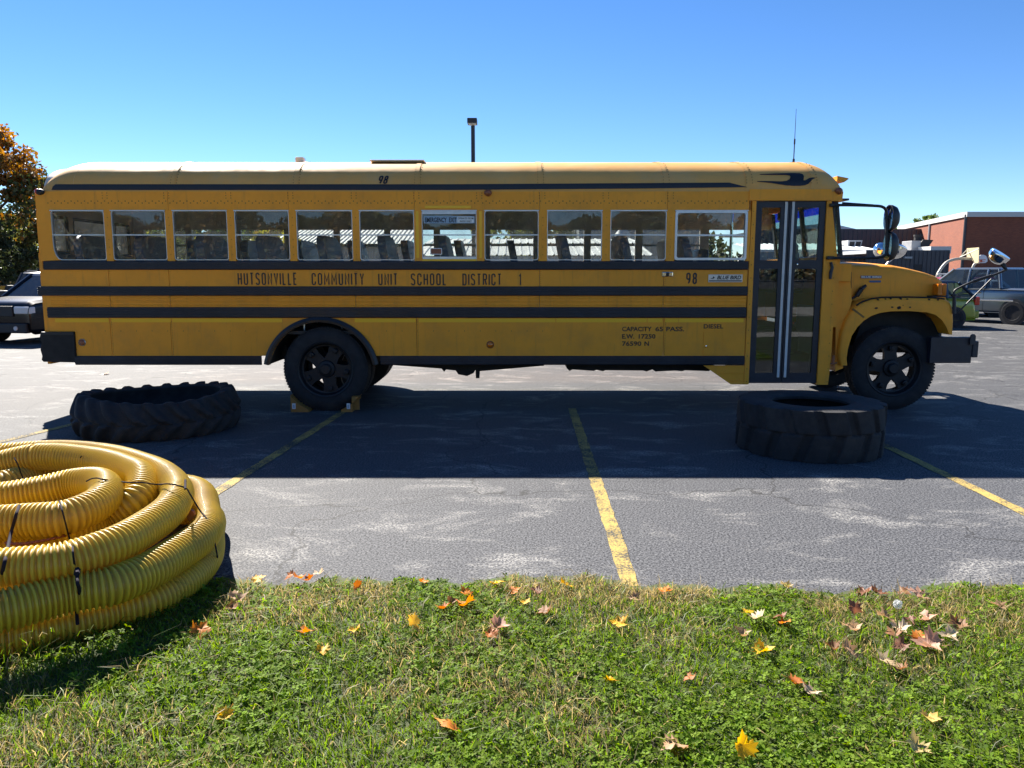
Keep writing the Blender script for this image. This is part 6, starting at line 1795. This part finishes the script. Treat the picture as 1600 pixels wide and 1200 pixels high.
a = [bm.verts.new(v) for v in qd]; b = [bm.verts.new(v + Vector((0.06,0.04,0))) for v in qd]; bm.faces.new(a); bm.faces.new(b[::-1])
for i in range(len(qd)): bm.faces.new((a[i], b[i], b[(i+1)%len(qd)], a[(i+1)%len(qd)]))
obj('backboard', bm, M['backboard_cream'], h1)
bm = newbm(); tube(bm, [P(1500,402,Dh-0.1), P(1529,389,Dh-0.95)], 0.03, 6); tube(bm, [P(1500,402,Dh-0.1), P(1511,390,Dh+0.4)], 0.03, 6); tube(bm, [P(1519,404.5,Dh-0.2), P(1512,390,Dh+0.35)], 0.025, 6); obj('brace', bm, M['hoop_pole'], h1)
bm = newbm(); c = P(1533,406,Dh-0.2); tube(bm, [c+Vector((0.22*math.cos(2*PI*k/16),0.22*math.sin(2*PI*k/16),0)) for k in range(16)], 0.02, 6, closed=True); obj('rim', bm, M['rim_orange'], h1)
Dg = 56.0
h2 = thing('basketball_hoop', (P(1519,470,Dg).x, Dg, 0), 'basketball hoop with white fan shaped backboard before the brick wall', 'basketball hoop')
bm = newbm(); b0 = P(1519,470,Dg); b0.z = 0
tube(bm, smooth_path([tuple(b0), tuple(P(1519.5,425,Dg)), tuple(P(1520.5,417,Dg)), tuple(P(1524,411.5,Dg)), tuple(P(1530,409.5,Dg))], 6), 0.09, 10); obj('pole', bm, M['hoop_pole'], h2, smooth=60)
bm = newbm(); pl = [P(px,py,Dg-0.3).xz for px, py in ((1528.5,410.5),(1528,404),(1529.5,400.5),(1533,398.2),(1537,398),(1541,400),(1543,404),(1543,408.5),(1540,410.8),(1534,411.2))]
prism(bm, [tuple(v) for v in pl], Dg-0.3, Dg-0.24); bb = obj('backboard', bm, M['backboard_white'], h2)
bm = newbm(); c0, c1 = P(1531.5,409.5,Dg-0.31), P(1535,406,Dg-0.31); bx(bm, c0.x, c1.x, Dg-0.32, Dg-0.301, c0.z, c1.z); obj('target_square', bm, M['rim_orange'], bb)
bm = newbm(); c = P(1533,409,Dg-0.6); tube(bm, [c+Vector((0.22*math.cos(2*PI*k/16),0.22*math.sin(2*PI*k/16),0)) for k in range(16)], 0.02, 6, closed=True); obj('rim', bm, M['rim_orange'], h2)
# white rail between the court and the lot
rl = thing('guard_rail', (P(1470,430,43).x, 43, 0), 'white pipe rail on posts running in front of the brick building', 'rail')
bm = newbm(); a, b = P(1465,428.5,43), P(1560,427.5,43); tube(bm, [a, b], 0.045, 8); obj('rail', bm, M['coping_white'], rl)
for px in (1470,1512,1556):
    bm = newbm(); q = P(px,428,43.05); tube(bm, [(q.x,43.05,0),(q.x,43.05,q.z-0.05)], 0.05, 8); obj('post', bm, M['coping_white'], rl)

# ---------------------------------------------------------------- vehicles
mat('paint_black_car', (0.006,0.006,0.009), 0.22, spec=0.35); mat('paint_grey_car', (0.15,0.17,0.19), 0.25, metal=0.5, coat=1.0); mat('paint_lime', (0.27,0.32,0.03), 0.25, coat=0.8); mat('paint_red_car', (0.30,0.02,0.025), 0.25, coat=0.8); mat('paint_white_car', (0.70,0.72,0.74), 0.25, coat=0.8)
mat('car_trim', (0.02,0.02,0.022), 0.6); mat('headlight_glass', (0.6,0.62,0.63), 0.1, coat=0.8); mat('paint_black_top', (0.010,0.012,0.02), 0.3, coat=0.6)
def car(name, label, cat, x, y, heading, paint, L_, Wd, prof, cabin, belt, wheels, wr, cab_paint=None, doors=2, trimline=None, group=None, rack=False):
    """Local frame: +X forward. prof: (x, z) outline of the lower body, front to rear over the top; cabin: (x, z, inset) base and roof points."""
    t = thing(name, (x, y, 0), label, cat, group, heading)
    hw = Wd/2
    bm = newbm(); rows = []
    n = len(prof)
    secs = []
    for px, pz in prof:                                 # bulged sides
        secs.append([(px, -hw*0.93, pz), (px, -hw*0.80, pz+0.015), (px, hw*0.80, pz+0.015), (px, hw*0.93, pz)])
    def outline(s, dz): return [bm.verts.new((px*s[0], s[1], (0.22 if pz < 0.3 else pz)+dz)) for px, pz in prof]
    mids = []
    L0 = outline((0.985,-hw*0.90),0); L1 = outline((1.0,-hw),-0.05); R1 = outline((1.0,hw),-0.05); R0 = outline((0.985,hw*0.90),0)
    for i, (px, pz) in enumerate(prof):
        for v in (L1[i], R1[i]):
            if pz < 0.3: v.co.z = 0.30
    for A, B in ((L0,L1),(R1,R0)):
        for i in range(n): bm.faces.new((A[i],A[(i+1)%n],B[(i+1)%n],B[i]))
    bm.faces.new([v for v in L1]); bm.faces.new([v for v in R1][::-1])
    # top skin between the two rounded shoulders
    for i in range(n): bm.faces.new((L0[i],R0[i],R0[(i+1)%n],L0[(i+1)%n]))
    bmesh.ops.remove_doubles(bm, verts=bm.verts, dist=1e-4); bmesh.ops.recalc_face_normals(bm, faces=bm.faces)
    bmesh.ops.bevel(bm, geom=[e for e in bm.edges if len(e.link_faces) == 2 and e.calc_face_angle(0) > 0.35], offset=0.12, segments=4, affect='EDGES', profile=0.5)
    body = obj('body', bm, M[paint], t, local=True, smooth=35)
    # cabin: roof slab and pillars, glass between
    fb, ft, rt, rb = cabin; zb2 = belt; zt2 = ft[1]
    wb, wtp = hw*0.95, hw*0.78
    def ring(zk, f, r_, w_): return [(f, -w_, zk), (f, w_, zk), (r_, w_, zk), (r_, -w_, zk)]
    A = ring(zb2-0.02, fb, rb, wb); B = ring(zt2, ft[0], rt[0], wtp)
    bm = newbm(); a = [bm.verts.new(v) for v in A]; b = [bm.verts.new(v) for v in B]
    for i in range(4): bm.faces.new((a[i],a[(i+1)%4],b[(i+1)%4],b[i]))
    obj('window_glass', bm, M['car_glass'], t, local=True)
    cp = M[cab_paint or paint]
    bm = newbm(); Cc = [bm.verts.new((v[0], v[1], v[2]-0.01)) for v in B]; Dd = [bm.verts.new((v[0]*1.0, v[1]*0.98, v[2]+0.06)) for v in ring(zt2, ft[0]-0.12, rt[0]+0.10, wtp*0.92)]
    bm.faces.new(Cc[::-1]); bm.faces.new(Dd)
    for i in range(4): bm.faces.new((Cc[i],Cc[(i+1)%4],Dd[(i+1)%4],Dd[i]))
    obj('roof', bm, cp, t, local=True, smooth=50)
    for i in range(4):
        bm = newbm(); tube(bm, [Vector(A[i])*1.0, Vector(B[i])], 0.05, 6); obj('pillar', bm, cp, t, local=True)
    for sgn in (-1, 1):
        for k in range(1, doors+1):
            q = k/(doors+0.55); xb_, xt_ = fb + (rb-fb)*q*1.0, ft[0] + (rt[0]-ft[0])*q
            xm = fb + (ft[0]-fb) + (rt[0]-ft[0])*q
            bm = newbm(); tube(bm, [(xm, sgn*wb, zb2-0.02),(xm, sgn*wtp*1.01, zt2)], 0.045, 6); obj('pillar', bm, cp, t, local=True)
            bm = newbm(); bx(bm, xm-0.007, xm+0.007, sgn*hw-0.012, sgn*hw+0.004, 0.42, zb2-0.03); obj('door_seam', bm, M['car_trim'], t, local=True)
            bm = newbm(); bx(bm, xm+0.08, xm+0.26, sgn*hw-0.01, sgn*hw+0.035, zb2-0.19, zb2-0.12, 0.012); obj('door_handle', bm, M['chrome'], t, local=True)
        bm = newbm(); bx(bm, fb-0.35, fb-0.12, sgn*hw if sgn > 0 else -hw-0.2, hw+0.2 if sgn > 0 else -hw, zb2-0.04, zb2+0.14, 0.03); obj('side_mirror', bm, M['car_trim'], t, local=True)
        if trimline: 
            for z_ in trimline:
                bm = newbm(); bx(bm, prof[0][0]*0.6, prof[-1][0]*0.6, sgn*hw-0.01, sgn*hw+0.022, z_-0.03, z_+0.03, 0.008); obj('side_moulding', bm, M['chrome'], t, local=True)
    for wx_ in wheels:
        for sgn in (-1, 1):
            bm = newbm(); lathe(bm, [(wr*0.62,0.0),(wr*0.64,-0.012),(wr*0.92,-0.012),(wr,0.03),(wr,0.19),(wr*0.9,0.22),(wr*0.62,0.22)], 'y', 28)
            if sgn > 0: xf(bm, Matrix.Scale(-1,4,(0,1,0)))
            w = obj('wheel', bm, M['tire_rubber'], t, local=True, smooth=40); w.location = (wx_, sgn*(hw+0.015), wr)
            bm = newbm(); lathe(bm, [(0,0.03),(wr*0.15,0.02),(wr*0.2,0.06),(wr*0.55,0.045),(wr*0.64,0.005),(wr*0.64,0.1),(0,0.1)], 'y', 20)
            if sgn > 0: xf(bm, Matrix.Scale(-1,4,(0,1,0)))
            obj('rim', bm, M['galv'], w, local=True, smooth=40)
            bm = newbm(); lathe(bm, [(0,-0.004),(wr*1.16,-0.004),(wr*1.16,0.02),(0,0.02)], 'y', 28)
            ar = obj('wheel_arch', bm, M['car_trim'], t, local=True); ar.location = (wx_, sgn*(hw-0.006), wr)
            if sgn > 0: pass
    fx_, rx_ = prof[0][0], prof[-1][0]
    bm = newbm(); bx(bm, fx_-0.12, fx_+0.05, -hw*0.93, hw*0.93, 0.28, 0.52, 0.03); obj('front_bumper', bm, M['car_trim'] if paint != 'paint_lime' else M[paint], t, local=True)
    bm = newbm(); bx(bm, rx_-0.05, rx_+0.12, -hw*0.93, hw*0.93, 0.30, 0.55, 0.03); obj('rear_bumper', bm, M['car_trim'] if paint != 'paint_lime' else M[paint], t, local=True)
    for sgn in (-1,1):
        zf = prof[1][1]; a0_, a1_ = sorted((sgn*hw*0.55, sgn*hw*1.004))
        bm = newbm(); bx(bm, fx_-0.22, fx_+0.012, a0_, a1_, zf-0.24, zf-0.06, 0.03); obj('headlight', bm, M['headlight_glass'], t, local=True)
        a0_, a1_ = sorted((sgn*hw*0.80, sgn*hw*1.006))
        bm = newbm(); bx(bm, rx_-0.012, rx_+0.14, a0_, a1_, 0.72, 0.98, 0.03); obj('tail_light', bm, M['red_lens'], t, local=True)
        bm = newbm(); lathe(bm, [(0,0.03),(0.05,0.03),(0.06,0)], 'x', 12, (fx_+0.04, sgn*hw*0.62, 0.40)); obj('fog_lamp', bm, M['headlight_glass'], t, local=True)
    bm = newbm(); bx(bm, fx_-0.03, fx_+0.016, -hw*0.52, hw*0.52, prof[1][1]-0.30, prof[1][1]-0.05, 0.015); obj('grille', bm, M['car_trim'], t, local=True)
    if rack:
        bm = newbm()
        for sgn in (-1,1): tube(bm, [(ft[0]-0.2, sgn*wtp*0.85, zt2+0.1),(rt[0]+0.15, sgn*wtp*0.85, zt2+0.1)], 0.025, 6)
        obj('roof_rack', bm, M['car_trim'], t, local=True)
    return t
suv_prof = [(2.30,0.30),(2.32,0.98),(2.10,1.05),(1.15,1.13),(0.9,1.14),(-1.6,1.16),(-2.28,1.12),(-2.32,0.32)]
car_prof = [(1.95,0.30),(1.97,0.70),(1.80,0.80),(1.05,0.92),(-1.2,0.96),(-1.85,0.92),(-1.95,0.30)]
pick_prof = [(2.9,0.42),(2.92,1.02),(2.75,1.10),(1.5,1.20),(-0.9,1.22),(-2.85,1.20),(-2.9,0.44)]
g = P(30,530,19.3)
car('parked_suv', 'black sport utility vehicle parked nose out behind the bus rear', 'car', TP(46,18.5)-0.55, 20.9, R(-101), 'paint_black_car', 4.7, 1.86, suv_prof, (1.15,(0.35,1.66),(-1.75,1.66),-2.2), 1.13, (1.42,-1.42), 0.36, rack=True)
car('pickup_truck', 'dark grey crew cab pickup truck at the right edge of the lot', 'pickup', TP(1588,26.0)+0.11, 28.0, R(116), 'paint_grey_car', 5.8, 1.95, pick_prof, (1.35,(0.6,1.86),(-1.05,1.86),-1.25), 1.22, (1.9,-1.75), 0.40, trimline=(0.80,))
car('hatchback', 'lime green hatchback with black roof parked ahead of the bus hood', 'car', TP(1512,24.7)-1.95+0.35, 25.4, R(180-6), 'paint_lime', 3.9, 1.68, car_prof, (1.0,(0.35,1.42),(-1.35,1.40),-1.85), 0.95, (1.25,-1.22), 0.31, cab_paint='paint_black_top')
car('parked_car', 'dark red car parked beyond the lime hatchback', 'car', TP(1508,33)-0.3, 33.5, R(100), 'paint_red_car', 4.4, 1.75, suv_prof, (1.15,(0.45,1.50),(-1.75,1.50),-2.2), 1.10, (1.4,-1.4), 0.33)
car('parked_car', 'white car half hidden behind the bus hood tip', 'car', TP(1487,37)-1.0, 38.5, R(120), 'paint_white_car', 4.4, 1.75, car_prof, (1.0,(0.35,1.45),(-1.35,1.45),-1.85), 0.95, (1.25,-1.25), 0.32)
car('parked_car', 'silver hooded car between the red car and the pickup', 'car', TP(1528,31), 32.0, R(150), 'paint_white_car', 4.4, 1.75, car_prof, (1.0,(0.35,1.40),(-1.35,1.40),-1.85), 0.95, (1.25,-1.25), 0.32)
car('parked_car', 'dark car whose roof shows over the black vehicle at left', 'car', TP(58,30), 30.5, R(-70), 'paint_black_car', 4.6, 1.8, suv_prof, (1.15,(0.35,1.72),(-1.75,1.72),-2.2), 1.13, (1.42,-1.42), 0.36, rack=True)
# distant school bus at the left
Db = 58.0
xe = P(61,420,Db).x; zt = P(30,406,Db).z
fb_ = thing('parked_bus', (xe-5, Db, 0), 'distant yellow bus with pale roof parked at the far left', 'bus')
za_, zb_ = P(30,439,Db).z, P(30,411.5,Db).z
wall('body', fb_, M['bus_yellow_paint'], xe-11, xe, Db, Db+2.4, 0.5, za_)
wall('window_band', fb_, M['bus_black_paint'], xe-11, xe, Db+0.03, Db+2.37, za_+0.003, zb_)
bm = newbm(); bx(bm, xe-11.05, xe+0.0, Db-0.03, Db+2.43, zb_+0.003, zt, 0.12); obj('roof', bm, M['white_plastic'], fb_, smooth=40)
wall('rub_rail', fb_, M['bus_black_paint'], xe-11, xe, Db-0.03, Db-0.002, za_-0.35, za_-0.2)
for k in range(9):
    x_ = xe-0.95-k*0.98
    wall('window', fb_, M['bus_door_glass'], x_-0.02, x_+0.8, Db-0.004, Db+0.026, za_+0.12, zb_-0.06)
for x_ in (xe-2.2, xe-9.2):
    bm = newbm(); lathe(bm, [(0.25,0),(0.3,-0.02),(0.5,0.0),(0.5,0.25),(0.25,0.25)], 'y', 28, (x_,Db-0.02,0.5)); obj('wheel', bm, M['tire_rubber'], fb_, smooth=40)

# far tree line that closes the horizon
def treeline():
    r = np.random.RandomState(77); n = 60000
    x = r.uniform(-330, 330, n); y = r.uniform(185, 225, n)
    ht = 9 + 3.5*np.sin(x*0.06) + 2.5*np.sin(x*0.17+1) + 1.5*np.sin(x*0.41)
    z = r.uniform(0, 1, n)**0.7 * ht
    a = r.normal(size=(n,3)); a /= np.linalg.norm(a,axis=1)[:,None]; b = np.cross(a, r.normal(size=(n,3))); b /= np.linalg.norm(b,axis=1)[:,None]
    s = r.uniform(0.5,1.2,(n,1)); c = np.stack([x,y,z],1)
    V = np.stack([c-a*s, c+b*s*.6, c+a*s, c-b*s*.6],1).reshape(-1,3)
    pal = np.array([(0.05,0.06,0.02),(0.07,0.075,0.025),(0.16,0.10,0.03),(0.045,0.05,0.02)])
    col = pal[((x*0.09+r.normal(0,0.6,n)).astype(int))%4]*r.uniform(0.7,1.3,(n,1))
    o = npobj('treeline', V, np.arange(n*4).reshape(n,4), M['tree_leaves'], tint=np.repeat(col,4,0)); tag(o, 'far line of autumn woods along the horizon', 'woods', kind='stuff')
    # woods across the lawn behind the viewer, mirrored in the bus windows
    n = 130000; x = r.uniform(-150, 150, n); y = r.uniform(-150, -138, n); ht = 15 + 2*np.sin(x*0.21+2) + 1.2*np.sin(x*0.53)
    z = 0.4 + r.uniform(0, 1, n)**0.75 * ht
    a = r.normal(size=(n,3)); a /= np.linalg.norm(a,axis=1)[:,None]; b = np.cross(a, r.normal(size=(n,3))); b /= np.linalg.norm(b,axis=1)[:,None]
    s = r.uniform(0.3,0.7,(n,1)); c = np.stack([x,y,z],1)
    V = np.stack([c-a*s, c+b*s*.6, c+a*s, c-b*s*.6],1).reshape(-1,3)
    col = pal[((x*0.3+r.normal(0,0.6,n)).astype(int))%4]*r.uniform(1.0,2.0,(n,1)) + 0.02
    o = npobj('woods', V, np.arange(n*4).reshape(n,4), M['tree_leaves'], tint=np.repeat(col,4,0)); tag(o, 'woods across the lawn behind the viewer, mirrored in the bus glass', 'woods', kind='stuff')
treeline()
